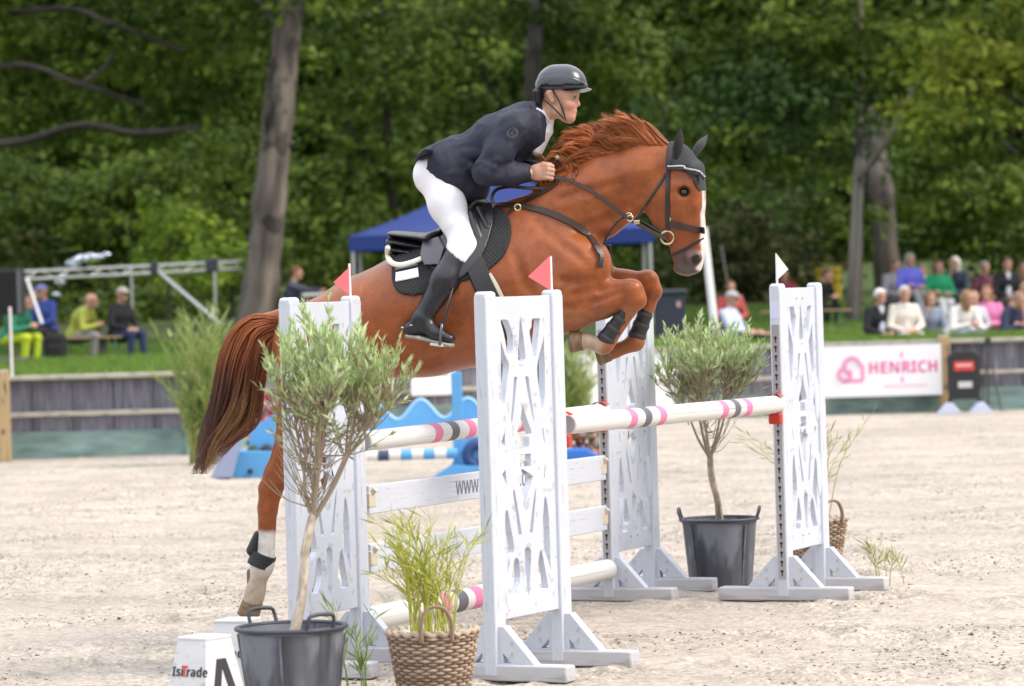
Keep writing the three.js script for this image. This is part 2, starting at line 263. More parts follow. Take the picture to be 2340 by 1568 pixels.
// ---------------------------------------------------------------- the jump: four wings, poles, planks, cups, flags
const U = V(.4, 0, -.9165), VV = V(.9165, 0, .4);            // along the poles (away from the camera) and along the horse's path
const ground = (vx, vy) => { const p = onGround(vx, vy); p.y = 0; return p; };
const inLeft = ground(826, 1513), inMid = ground(1286, 1520), inRight = ground(1797, 1372), inBack = ground(1399, 1373);
const paintTex = noiseTex(256, 512, (u, v) => { const s = smooth(.68, .78, fbm(u * 9, v * 16, 4)) * .16 + smooth(.64, .72, fbm(u * 30, v * 30, 9)) * .12, k = .97 + .06 * (fbm(u * 5, v * 9) - .47); return [k - s * .75, k - s * .85, k - s]; });
const paint = M([.64, .68, .77], .42, { map: paintTex }), paintBase = M([.52, .52, .55], .75, { map: noiseTex(128, 128, (u, v) => { const d = smooth(.4, .7, per(u, v, 4, 2)) * .22, k = 1; return [k - d * .75, k - d * .85, k - d]; }) });
const steel = M([.5, .5, .53], .38, { metalness: .8 }), dark = M([.03, .03, .035], .7), redCup = M([.5, .035, .02], .45);
const UH = [ // openings of the upper half of the fretwork panel: across 0..1, down 0..1 (1 = middle)
  [[.166, .136], [.33, .136], [.36, .19], [.40, .235], [.30, .405], [.21, .25]],
  [[.525, .125], [.545, .125], [.608, .40], [.455, .40]],
  [[.755, .136], [.9, .136], [.85, .22], [.77, .36], [.68, .36], [.655, .24]],
  [[.12, .23], [.16, .29], [.285, .45], [.235, .66], [.19, .74], [.125, .6]],
  [[.9, .25], [.92, .62], [.86, .68], [.8, .56], [.745, .42], [.81, .36]],
  [[.425, .5], [.495, .5], [.45, .62], [.36, .78], [.335, .78]],
  [[.605, .5], [.675, .5], [.72, .64], [.765, .78], [.72, .78]],
  [[.545, .66], [.60, .76], [.68, .86], [.615, .885], [.60, .965], [.445, .965], [.425, .885], [.375, .86], [.47, .76]],
  [[.86, .83], [.935, .9], [.87, .93]], [[.19, .84], [.215, .84], [.185, .93], [.165, .93]],
];
const PW = .53, P0 = .262, P1 = 1.672, px0 = .046, sOf = s => px0 + s * PW;
const panelHoles = [];
for (const h0 of UH) { const cs = h0.reduce((a, p) => a + p[0], 0) / h0.length, ct = h0.reduce((a, p) => a + p[1], 0) / h0.length, sp = h0.length > 3 ? new THREE.SplineCurve([...h0, h0[0]].map(([s, t]) => new THREE.Vector2(cs + (s - cs) * .86, ct + (t - ct) * .96))).getPoints(h0.length * 4).slice(0, -1).map(p => [p.x, p.y]) : h0, h = sp; const H = (P1 - P0) / 2; panelHoles.push(h.map(([s, t]) => [sOf(s), P1 - t * H])); panelHoles.push(h.map(([s, t]) => [sOf(s), P0 + t * H]).reverse()); }
panelHoles.push([[.42, .03], [.62, .03], [.62, -.03], [.42, -.03]].map(([s, t]) => [sOf(s), .945 + t]));
const panelGeo = extrude([[sOf(0), P0], [sOf(1), P0], [sOf(1), P1], [sOf(0), P1]], .026, panelHoles, .003).translate(0, 0, -.013);
const postGeo = mg([bx(.1, 1.66, .062, 0, .85, 0, .008), bx(.102, .05, .064, 0, 1.675, 0, .018)]);
const beamGeo = bx(.095, .072, .74, 0, .037, 0, .01);
const braceGeo = s => extrude([[.0, .06], [.175, .06], [.175, .075], [.03, .235], [.0, .235]].map(([a, b]) => [a, b]), .05, [[[.022, .075], [.022, .125], [.07, .075]]], .003).rotateY(-Math.PI / 2).translate(.025, 0, .028).scale(1, 1, s);
const braceA = braceGeo(1), braceB = (() => { const g = braceGeo(1); g.rotateY(Math.PI); return g; })();
function makeWing(label, pos, outward, group) {
  const w = thing('jump_wing', label, 'jump wing', pos, Math.atan2(-outward.z, outward.x), group);
  for (const x of [0, .62]) {
    part('post', postGeo, paint, w).position.x = x; part('foot_beam', beamGeo, paintBase, w).position.x = x;
    part('brace', braceA, paint, w).position.x = x; part('brace', braceB, paint, w).position.x = x;
  }
  part('fretwork_panel', panelGeo, paint, w);
  const tabs = []; for (const [x, y] of [[.56, .64], [.56, 1.06], [.06, .64], [.06, 1.06]]) tabs.push(new THREE.SphereGeometry(1, 12, 10).scale(.042, .125, .012).translate(x, y, .016));
  for (const t of tabs.slice(0, 2)) part('rounded_plate', t, paint, w);
  const bolts = []; for (const x of [.26, .36]) for (const y of [P0 + .07, P1 - .055]) bolts.push(new THREE.CylinderGeometry(.006, .006, .006, 8).rotateX(Math.PI / 2).translate(x, y, .0165));
  for (const b of bolts) part('bolt', b, steel, w);
  // metal cup track with keyholes on the inner face
  const tr = part('cup_track', bx(.004, 1.36, .04, -.052, .80, 0, 0), steel, w), kh = [];
  for (let y = .16; y < 1.46; y += .05) kh.push(new THREE.CylinderGeometry(.0085, .0085, .004, 8).rotateZ(Math.PI / 2).translate(-.0535, y, 0), bx(.004, .022, .007, -.0535, y - .015, 0, 0));
  part('keyholes', mg(kh), dark, tr, null, 'stuff');
  return w;
}
const wings = {
  left: makeWing('near left white jump wing standing behind the larger potted olive', inLeft, U.clone().negate(), 'white fretwork wings of the jump'),
  mid: makeWing('white jump wing with red flag, in the middle just right of the front basket', inMid, U.clone().negate().applyAxisAngle(V(0, 1, 0), -.09), 'white fretwork wings of the jump'),
  right: makeWing('rightmost white jump wing, with the white flag on top', inRight, U, 'white fretwork wings of the jump'),
  back: makeWing('rear white jump wing directly under the horse\'s front legs', inBack, U, 'white fretwork wings of the jump'),
};
const between = (a, b, t, h) => { const p = a.clone().lerp(b, t); p.y = h; return p; };
// find the parameter on a->b that appears at picture column vx
function colT(a, b, vx) { const inv = camera.quaternion.clone().invert(), f = t => { const p = a.clone().lerp(b, t).sub(camera.position).applyQuaternion(inv); return CX + F * p.x / -p.z - vx; }; let lo = 0, hi = 1; for (let i = 0; i < 40; i++) { const m = (lo + hi) / 2; f(m) < 0 ? lo = m : hi = m; } return lo; }
const poleWhite = M([.78, .77, .76], .42, { map: paintTex }), poleBlack = M([.12, .12, .14], .5), polePink = M([.76, .2, .38], .5);
function pole(label, a, b, bands, r = .047) {
  const g = thing('jump_pole', label, 'jump pole', a, 0, null), d = b.clone().sub(a), L = d.length(); g.quaternion.setFromUnitVectors(V(1, 0, 0), d.normalize());
  const seg = (x0, x1, rad = r) => new THREE.CylinderGeometry(rad, rad, x1 - x0, 24).rotateZ(Math.PI / 2).translate((x0 + x1) / 2, 0, 0);
  const lathe = new THREE.LatheGeometry([[.0001, 0], [r - .008, 0], [r - .002, .003], [r, .01], [r, L - .01], [r - .002, L - .003], [r - .008, L], [.0001, L]].map(([x, y]) => new THREE.Vector2(x, y)), 28).rotateZ(-Math.PI / 2);
  part('pole_body', lathe, poleWhite, g);
  for (const [t, w, m] of bands) part('painted_band', seg(t * L - w / 2, t * L + w / 2, r + .0012), m, g);
  part('end_cap', new THREE.CylinderGeometry(r * .82, r * .82, .006, 20).rotateZ(Math.PI / 2).translate(-.001, 0, 0), M([.42, .43, .46], .5), g);
  return g;
}
const i0 = p => p.clone();
{
  const a = between(inMid, inRight, .045, 1.085), b = between(inMid, inRight, .985, 1.055);
  const bd = []; for (const [x, m] of [[1430, polePink], [1463, poleBlack], [1497, polePink], [1640, polePink], [1668, poleBlack], [1695, polePink]]) bd.push([colT(a, b, x), .085, m]);
  pole('white banded top pole between the middle and the right wing', a, b, bd);
  const c = between(inLeft, inBack, .03, 1.02), d = between(inLeft, inBack, .985, 1.03), be = [];
  for (const [x, m] of [[985, polePink], [1023, poleBlack], [1062, polePink], [1180, polePink], [1206, poleBlack], [1232, polePink]]) be.push([colT(c, d, x), .085, m]);
  pole('white banded top pole running from the near left wing to the rear wing', c, d, be);
  const e = between(inLeft, inBack, .03, .19), f = between(inLeft, inBack, .985, .175), bf = [];
  for (const [x, m] of [[1000, polePink], [1037, poleBlack], [1075, polePink]]) bf.push([colT(e, f, x), .11, m]);
  pole('low white pole near the ground behind the basket, with pink and black bands', e, f, bf, .056);
}
function plank(label, h, th, text) {
  const a = between(inLeft, inBack, .035, h), b = between(inLeft, inBack, .98, h - .015), d = b.clone().sub(a), L = d.length();
  const g = thing('jump_plank', label, 'jump plank', a); g.quaternion.setFromUnitVectors(V(1, 0, 0), d.normalize());
  part('board', bx(L, th, .026, L / 2, 0, 0, .006), paint, g);
  for (const x of [.03, L - .03]) part('end_fitting', mg([bx(.07, .07, .034, x, 0, 0, .006), bar([x, .0, -.02], [x, .05, .03], .014)]), M([.62, .55, .42], .6), g);
  for (const [s, t, size] of text) { const w = new TextGeometry(s, { font: fontR, size, depth: .0015, height: .0015, curveSegments: 4 }); w.translate(t * L, -size * .38, .0132); part('lettering', w, M([.17, .2, .25], .6), g); }
}
{
  const a = between(inLeft, inBack, .035, .745), b = between(inLeft, inBack, .98, .73), tt = x => colT(a, b, x);
  plank('upper white plank lettered with a web address, below the banded pole', .745, .135, [['www.isitrade.com', tt(1036), .088]]);
  plank('lower white plank with a few dark letters, behind the basket plant', .472, .135, [['e', tt(1092), .08], ['n', tt(1112), .08], ['d', tt(1157), .075], ['o', tt(1191), .075], ['s', tt(1243), .075]]);
}
// cups that hold the poles
for (const [a, b, t, h, l] of [[inMid, inRight, .028, 1.03, 'red pole cup on the middle wing'], [inMid, inRight, .972, 1.0, 'red pole cup under the pole end on the right wing'], [inLeft, inBack, .972, .975, 'pole cup on the rear wing under the banded top pole']]) {
  const p = between(a, b, t, h), c = thing('pole_cup', l, 'pole cup', p, Math.atan2(-U.z, U.x));
  part('cup', new THREE.CylinderGeometry(.06, .06, .06, 18, 1, true, Math.PI * .75, Math.PI * .5).rotateX(Math.PI / 2).rotateY(Math.PI / 2).translate(0, .055, 0), M([.5, .035, .02], .45, { side: THREE.DoubleSide }), c);
  part('bracket', bx(.05, .06, .07, 0, -.02, 0, .012), redCup, c);
}
// flags
function flag(label, pts, white, wing, x) {
  const p = wing.localToWorld(V(x, 1.7, 0)), f = thing('jump_flag', label, 'flag', p), cloth = white ? M([.86, .85, .8], .55, { side: THREE.DoubleSide }) : M([.86, .17, .19], .55, { side: THREE.DoubleSide });
  part('flag_stick', bar([0, -.03, 0], [0, .15, 0], .006), M([.8, .8, .8], .5), f);
  const g = extrude(pts, .003, [], .001); g.rotateY(.15); part('pennant', g, cloth, f); return f;
}
wings.left.updateMatrixWorld(); wings.mid.updateMatrixWorld(); wings.right.updateMatrixWorld();
flag('red triangular flag on top of the near left wing', [[0, .0], [.008, .14], [-.075, .065]], false, wings.left, .0);
flag('red triangular flag on top of the middle wing', [[0, -.005], [.0, .155], [-.105, .062]], false, wings.mid, .0);
flag('white triangular flag on top of the right wing', [[0, .02], [-.004, .165], [.062, .075]], true, wings.right, .0);
for (const [w, s] of [[wings.right, 0]]) { const l = part('number_sticker', bx(.001, .09, .05, -.0512, 1.56, 0, 0), M([.62, .66, .85], .5), w); }

// ---------------------------------------------------------------- white marker blocks with lettering
const blockMat = M([.74, .74, .76], .42, { map: paintTex });
function markerBlock(label, pos, turn, letter, text) {
  const g = thing('marker_block', label, 'marker block', pos, turn), H = .37;
  const b = [.118, .15], t = [.072, .075];
  const s = new THREE.CylinderGeometry(1, 1, H, 4, 1).rotateY(Math.PI / 4).translate(0, H / 2, 0), p = s.attributes.position;
  for (let i = 0; i < p.count; i++) { const k = p.getY(i) > H / 2 ? t : b; p.setX(i, Math.sign(Math.round(p.getX(i) * 10)) * k[0]); p.setZ(i, Math.sign(Math.round(p.getZ(i) * 10)) * k[1]); }
  const n = s.toNonIndexed(); n.computeVertexNormals(); part('block', n, blockMat, g);
  part('top_lip', bx(2 * t[0] + .006, .014, 2 * t[1] + .006, 0, H + .004, 0, .006), blockMat, g);
  const slopeZ = Math.atan2(b[1] - t[1], H), slopeX = Math.atan2(b[0] - t[0], H);
  const black = M([.04, .04, .045], .5), red = M([.72, .06, .05], .5);
  if (text) {
    const put = (geo, m) => { geo.rotateX(-slopeZ); const o = part('lettering', geo, m, g); o.position.set(0, .23, lerp(b[1], t[1], .23 / H) + .001); };
    put(words('Isi', .037).translate(-.084, 0, 0), black); put(words('T', .042).translate(-.036, 0, 0), red); put(words('rade', .037).translate(-.012, 0, 0), black);
    const line = part('red_stripe', bx(2 * b[0] - .05, .016, .003, 0, 0, 0, 0).rotateX(-slopeZ), red, g); line.position.set(0, .08, lerp(b[1], t[1], .08 / H) + .001);
  }
  if (letter) { const w = words(letter, .21, .002); w.computeBoundingBox(); w.translate(-w.boundingBox.max.x / 2, 0, 0).rotateX(-slopeX).rotateY(Math.PI / 2); const o = part('lettering', w, black, g); o.position.set(lerp(b[0], t[0], .085 / H) + .001, .085, 0); }
}
{ const d = 13.75; const p = at(468, 1500, d); markerBlock('white sloped marker block with sponsor lettering and a big A at lower left', [p.x, 0, p.z], -.62, 'A', true);
  const q = at(545, 1500, 14.45); markerBlock('second white marker block half hidden behind the grey tub', [q.x, 0, q.z], -.35, null, true); }
// ---------------------------------------------------------------- potted olives, baskets with reeds
const leafGeo = (l, w, fold = .25) => { // thin folded leaf, four triangles, base at the origin, along +y
  const p = [0, 0, 0, -w / 2, l * .45, w * fold, 0, l, 0, 0, l * .45, 0, w / 2, l * .45, w * fold];
  const g = new THREE.BufferGeometry(); g.setAttribute('position', new THREE.Float32BufferAttribute(p, 3)); g.setIndex([0, 3, 1, 1, 3, 2, 0, 4, 3, 3, 4, 2]); g.computeVertexNormals(); return g;
};
const UP = V(0, 1, 0);
function leafCloud(list, geo) { // list of [pos, dir, scale, [r,g,b]] -> one geometry with vertex colours
  const P = geo.attributes.position, I = geo.index.array, pos = [], col = [], idx = [], q = new THREE.Quaternion(), q2 = new THREE.Quaternion(), v = V(0, 0, 0);
  for (const [p, d, s, c] of list) { q.setFromUnitVectors(UP, d); q.multiply(q2.setFromAxisAngle(UP, hash(p.x * 1e4, p.y * 1e4, p.z * 1e4) * 6.28)); const b = pos.length / 3; for (let i = 0; i < P.count; i++) { v.fromBufferAttribute(P, i).multiplyScalar(s).applyQuaternion(q).add(p); pos.push(v.x, v.y, v.z); col.push(...c); } for (const i of I) idx.push(b + i); }
  const g = new THREE.BufferGeometry(); g.setAttribute('position', new THREE.Float32BufferAttribute(pos, 3)); g.setAttribute('color', new THREE.Float32BufferAttribute(col, 3)); g.setIndex(idx); g.computeVertexNormals(); return g;
}
const barkOlive = M([.6, .55, .49], .85, { map: noiseTex(64, 256, (u, v) => { const k = .9 + .5 * (fbm(u * 8, v * 16) - .45); return [k, k * .97, k * .93]; }) });
const twigMat = M([.34, .28, .2], .85), leafMat = MP([1, 1, 1], .55, { vertexColors: true, side: THREE.DoubleSide, transmission: .25, thickness: 0 });
const tubTex = noiseTex(256, 256, (u, v) => { const s = fbm(u * 30, v * 2.5, 3), d = fbm(u * 9, v * 7, 8), k = .66 + .6 * (s - .45) + .45 * smooth(.44, .66, d) + .25 * smooth(.6, .7, fbm(u * 40, v * 3, 14)); return [k, k, k * 1.02]; });
const tubMat = M([.19, .205, .235], .6, { map: tubTex }), rimMat = M([.05, .055, .075], .5), soilMat = M([.06, .045, .03], 1);
function oliveTree(label, tubLabel, base, handleTurn, shape) { // base = centre of the tub's foot
  const tub = thing('plant_tub', tubLabel, 'plant tub', base, handleTurn), R = .222, H = .385;
  part('tub', new THREE.LatheGeometry([[.001, .01], [.168, .01], [.172, 0], [.178, .01], [R - .012, H - .03], [R - .004, H - .012], [R - .014, H - .01], [.16, .04]].map(p => new THREE.Vector2(...p)), 48), tubMat, tub);
  part('rim', new THREE.TorusGeometry(R - .004, .012, 8, 48).rotateX(Math.PI / 2).scale(1, .8, 1).translate(0, H - .008, 0), rimMat, tub);
  part('soil', new THREE.CircleGeometry(.195, 32).rotateX(-Math.PI / 2).translate(0, H - .07, 0), soilMat, tub);
  for (const s of [0, Math.PI]) part('handle', tube([[-.062, H - .01, R - .012], [-.06, H + .035, R + .004], [-.052, H + .05, R + .006], [.052, H + .05, R + .006], [.06, H + .035, R + .004], [.062, H - .01, R - .012]], .0085, 6, 24).rotateY(s), rimMat, tub);
  const ribs = []; for (let i = 0; i < 4; i++) ribs.push(bx(.012, H - .06, .008, 0, 0, 0, .003).rotateX(.13).translate(0, H / 2, .199).rotateY(.8 + i * Math.PI / 2)); part('ribs', mg(ribs), tubMat, tub);
  const t = thing('olive_tree', label, 'olive tree', V(base.x, base.y + H - .08, base.z));
  const L = p => p.clone().sub(t.position), fork = L(shape.fork), foot = V(shape.footX, 0, 0);
  part('trunk', tube([foot, foot.clone().lerp(fork, .35).add(V(.012, 0, 0)), foot.clone().lerp(fork, .7).add(V(-.006, 0, .004)), fork], u => lerp(.023, .017, u) * (1 + .05 * Math.sin(u * 9 + 1)), 10, 30), barkOlive, t);
  const br = [], leaves = [], c = L(shape.centre), rx = shape.rx, ry = shape.ry;
  const nodes = []; // the trunk forks into a few limbs, and each of those into three
  for (let i = 0; i < 5; i++) { const a = i * 1.2566 + .5, n = fork.clone().lerp(c.clone().add(V(Math.cos(a) * rx * .62, -.15 * ry, Math.sin(a) * rx * .62)), rr(.42, .6)).add(V(0, -.02, 0)); nodes.push(n); br.push(tube([fork.clone().add(V(0, -.03, 0)), fork.clone().lerp(n, .5).add(V(Math.cos(a) * .012, -.012, 0)), n], [.0105, .006], 6, 8)); }
  for (let i = 0; i < 17; i++) {
    const a = i * 1.2566 + .5 + rr(-.5, .5), rad = Math.sqrt((Math.floor(i / 5) + .6) / 3.6), tip = c.clone().add(V(Math.cos(a) * rad * rx * .84, rr(-.25, .5) * ry * (1.15 - rad * .55) + (rad < .5 ? .25 * ry : 0), Math.sin(a) * rad * rx * .84));
    const start = nodes[i % 5].clone(), mid = start.clone().lerp(tip, .5).add(V(rr(-.03, .03), rr(-.03, .02), rr(-.03, .03)));
    const path = new THREE.CatmullRomCurve3([start, mid, tip]); br.push(tube([start, mid, tip], [.0058, .002], 5, 10));
    for (let k = 0; k < 17; k++) {
      const u = rr(.3, 1), p = path.getPointAt(Math.min(u, .999)), d = path.getTangentAt(Math.min(u, .999)).lerp(V(rr(-1, 1), rr(.1, 1.1), rr(-1, 1)), .62).normalize(), len = rr(.09, .19), e = p.clone().addScaledVector(d, len).add(V(0, .02, 0)), m2 = p.clone().lerp(e, .5).add(V(rr(-.02, .02), -.008, rr(-.02, .02)));
      br.push(tube([p, m2, e], [.0032, .0012], 4, 5));
      const tw = new THREE.CatmullRomCurve3([p, m2, e]), n = 15;
      for (let q = 0; q < n; q++) {
        const w = .2 + .8 * q / n, pp = tw.getPointAt(Math.min(w, .999)), hgt = (pp.y - c.y) / ry, keep = smooth(-.75, .3, hgt + rr(-.3, .3)) * .4 + .04; if (rnd() > keep) continue;
        const tg = tw.getTangentAt(Math.min(w, .999)); for (const sd of [0, 1, 2]) { const dd = tg.clone().add(V(rr(-.8, .8), rr(-.15, .8), rr(-.8, .8))).normalize(), g = rnd(), dry = hgt < .0 && rnd() < .45; leaves.push([pp.clone(), dd, rr(.65, 1.15), dry ? [lerp(.22, .4, g), lerp(.2, .33, g), lerp(.11, .2, g)] : [lerp(.36, .66, g), lerp(.5, .76, g), lerp(.2, .42, g)]]); }
      }
    }
  }
  for (let i = 0; i < 26; i++) { // upright young shoots on top, with leaves all along
    const an = rr(0, 6.28), rad = Math.sqrt(rnd()), p = c.clone().add(V(Math.cos(an) * rad * rx * .85, ry * rr(.15, .5) * (1.1 - .5 * rad), Math.sin(an) * rad * rx * .85)), e = p.clone().add(V(Math.cos(an) * rr(.01, .07), rr(.1, .22), Math.sin(an) * rr(.01, .07))), m = p.clone().lerp(e, .5).add(V(rr(-.01, .01), 0, 0)), cv = new THREE.CatmullRomCurve3([p, m, e]); br.push(tube([p, m, e], [.0026, .001], 4, 6));
    for (let q = 0; q < 22; q++) { const w = rr(.05, .999), g = rnd(); leaves.push([cv.getPointAt(w), cv.getTangentAt(w).add(V(rr(-.8, .8), rr(-.1, .7), rr(-.8, .8))).normalize(), rr(.6, 1.15), [lerp(.36, .62, g), lerp(.5, .74, g), lerp(.2, .38, g)]]); }
  }
  for (let i = 0; i < 20; i++) { // thin side sprays low on the crown, sparsely leaved, some leaves gone yellow
    const an = i * 2.4, p = nodes[i % 5].clone().add(V(rr(-.02, .02), rr(-.02, .08), rr(-.02, .02))), e = c.clone().add(V(Math.cos(an) * rx * rr(.75, 1.15), ry * rr(-.55, .1), Math.sin(an) * rx * rr(.6, 1))), m = p.clone().lerp(e, .5).add(V(0, rr(-.05, .02), 0)), cv = new THREE.CatmullRomCurve3([p, m, e]); br.push(tube([p, m, e], [.0034, .001], 4, 9));
    for (let q = 0; q < 13; q++) { const w = rr(.35, .999), g = rnd(); leaves.push([cv.getPointAt(w), cv.getTangentAt(w).add(V(rr(-.9, .9), rr(-.6, .6), rr(-.9, .9))).normalize(), rr(.55, 1.1), rnd() < .3 ? [lerp(.45, .6, g), lerp(.4, .5, g), .16] : [lerp(.3, .5, g), lerp(.42, .6, g), lerp(.2, .34, g)]]); }
  }
  // fine bare twigs low in the crown
  for (let i = 0; i < shape.twigs; i++) { const a = rr(0, 6.28), p = fork.clone().add(V(rr(-.03, .03), rr(.0, .28), rr(-.03, .03))), e = p.clone().add(V(Math.cos(a) * rr(.1, .95) * rx * .75, rr(.05, .34), Math.sin(a) * rr(.1, .9) * rx * .75)); br.push(tube([p, p.clone().lerp(e, .5).add(V(0, -.03, 0)), e], [.0026, .0011], 4, 6)); }
  part('branches', mg(br), twigMat, t); part('foliage', leafCloud(leaves, leafGeo(.052, .0098)), leafMat, t, null, 'stuff');
  return t;
}
{
  const b1 = ground(672, 1648); oliveTree('larger nearer potted olive tree in front of the left wing', 'grey plastic tub holding the nearer olive, cut by the bottom edge', b1, .62, { fork: at(716, 1172, 14.1), centre: at(768, 890, 14.1), rx: .30, ry: .32, footX: -.004, twigs: 70 });
  const b2 = ground(1648, 1338); oliveTree('smaller olive tree in the tub behind the banded pole', 'grey plastic tub standing on the sand between rear and right wings', b2, 1.45, { fork: at(1622, 1035, 19.5), centre: at(1610, 850, 19.5), rx: .31, ry: .27, footX: .0, twigs: 26 });
}
// wicker basket with a reed plant
const wickC = M([.37, .275, .2], .8), wickA = M([.29, .205, .145], .8), wickB = M([.46, .36, .275], .8), wickDark = M([.2, .125, .085], .8), liner = M([.72, .68, .66], .7);
function basket(label, base, turn) {
  const g = thing('wicker_basket', label, 'basket', base, turn), H = .325, R = y => lerp(.128, .183, y / H), n = 34, rows = 24;
  for (let k = 0; k < rows; k++) {
    const y = .012 + (H - .03) * k / (rows - 1), pts = []; for (let i = 0; i < n * 4; i++) { const a = i / (n * 4) * Math.PI * 2; pts.push(V(Math.cos(a) * (R(y) + .0052 * Math.cos(a * n / 2 + k * Math.PI)), y + .0015 * Math.sin(a * 5 + k), Math.sin(a) * (R(y) + .0065 * Math.cos(a * n / 2 + k * Math.PI)))); } pts.push(pts[0].clone());
    part('weaver', tube(pts, .0062 * rr(.9, 1.1), 5, n * 6), [wickA, wickB, wickC][Math.floor(rnd() * 3)], g);
  }
  for (let i = 0; i < n; i++) { const a = (i + .0) / n * Math.PI * 2; part('stake', bar([Math.cos(a) * R(0), 0, Math.sin(a) * R(0)], [Math.cos(a) * R(H), H, Math.sin(a) * R(H)], .0062, 5), wickDark, g); }
  const rp = []; for (let i = 0; i <= 90; i++) { const a = i / 90 * Math.PI * 2; rp.push(V(Math.cos(a) * (R(H) + .005 * Math.cos(a * 22)), H + .006 * Math.sin(a * 22), Math.sin(a) * (R(H) + .005 * Math.cos(a * 22)))); } part('rim', tube(rp, .011, 6, 180), wickB, g);
  for (const s of [1, -1]) part('handle', mg([0, 1].map(k => tube([[-.062, H - .03, s * R(H)], [-.06, H + .05, s * R(H)], [-.03, H + .105 + k * .006, s * R(H)], [.03, H + .105, s * R(H)], [.06, H + .05, s * R(H)], [.062, H - .03, s * R(H)]], .0068, 6, 26).translate(k * .005, 0, k * .008))), wickA, g);
  part('liner', new THREE.LatheGeometry([[.001, H - .05], [R(H) - .02, H - .05], [R(H) - .012, H + .004], [R(H) - .006, H + .01]].map(p => new THREE.Vector2(...p)), 40), M([.72, .68, .66], .7, { side: THREE.DoubleSide }), g);
  return g;
}
function reeds(label, base, n, spread, hgt, lean, seedv, cols) {
  seed = seedv; const g = thing('reed_plant', label, 'reed plant', base), st = [], lv = [];
  for (let i = 0; i < n; i++) {
    const a = rr(0, 6.28), p0 = V(rr(-.09, .09), 0, rr(-.09, .09)), top = V(p0.x + Math.cos(a) * spread * rr(.1, 1) + lean * rr(.3, 1.3), hgt * rr(.55, 1), p0.z + Math.sin(a) * spread * rr(.1, .8)), m = p0.clone().lerp(top, .5).add(V((p0.x - top.x) * .18, hgt * .06, 0));
    const cv = new THREE.CatmullRomCurve3([p0, m, top]); st.push(tube([p0, m, top], [.0036, .0013], 5, 9));
    for (let k = 0; k < 15; k++) { const u = rr(.38, 1), pp = cv.getPointAt(Math.min(u, .999)), t = cv.getTangentAt(Math.min(u, .999)), d = t.clone().multiplyScalar(1.0).add(V(rr(-.9, .9), rr(-.5, .4), rr(-.9, .9))).normalize(), c = cols[Math.floor(rnd() * cols.length)], b = rr(.75, 1.2); lv.push([pp, d, rr(.6, 1.3), c.map(x => x * b)]); }
  }
  part('stems', mg(st), M(cols[0].map(x => x * .85), .6), g); part('leaves', leafCloud(lv, leafGeo(.082, .0066, .3)), leafMat, g, null, 'stuff'); return g;
}
const yellowGreen = [[.5, .52, .07], [.38, .46, .07], [.62, .56, .16], [.34, .38, .06]], strawGreen = [[.46, .43, .16], [.4, .36, .16], [.33, .37, .1]];
{
  const p = at(990, 1500, 14.25); const b = V(p.x, 0, p.z); basket('wicker basket with two arched handles in front of the middle wing', b, .1);
  reeds('yellow green reed plant in the front wicker basket', V(b.x, .28, b.z), 46, .25, .53, -.03, 77, yellowGreen);
  const q = at(1866, 1300, 20.4), c = V(q.x, 0, q.z); basket('second wicker basket half hidden behind the right wing', c, .5);
  reeds('loose straw coloured reed plant behind the right wing', V(c.x, .28, c.z), 30, .52, .74, -.06, 91, strawGreen);
  const e = at(800, 1560, 14.45); reeds('low green reed sprays between the grey tub and the front basket', V(e.x, .02, e.z), 9, .12, .42, .0, 55, [[.3, .42, .1], [.38, .45, .1], [.22, .33, .08]]);
  const s = onGround(2032, 1338); reeds('small dry reed tuft on the sand right of the right wing', V(s.x, .0, s.z), 6, .08, .26, -.05, 131, strawGreen);
}
// ---------------------------------------------------------------- horse in mid jump, in its own upright frame: x forward, y up, z towards its right flank
const PSI = .24, HO = at(1100, 700, 17), EX = V(Math.cos(PSI), 0, Math.sin(PSI)), EZ = V(-Math.sin(PSI), 0, Math.cos(PSI)), S = 1 / 470;
const P = (vx, vy, z = 0) => { const d = ray(vx, vy), c = camera.position.clone().sub(HO), t = (z - c.dot(EZ)) / d.dot(EZ), q = c.addScaledVector(d, t); return [q.dot(EX), q.y, z]; };
const PV = (vx, vy, z) => V(...P(vx, vy, z));
const horse = thing('horse', 'chestnut horse with a white blaze jumping over the white and pink poles', 'horse', HO, -PSI);
const ch = (list, o = {}) => { const r = []; for (let i = 0; i + 1 < list.length; i++) { const [a, b] = [list[i], list[i + 1]]; r.push(cap(P(a[0], a[1], a[3] || 0), P(b[0], b[1], b[3] || 0), a[2] * S, b[2] * S, { sz: (a[4] || 1), ...o })); } return r; };
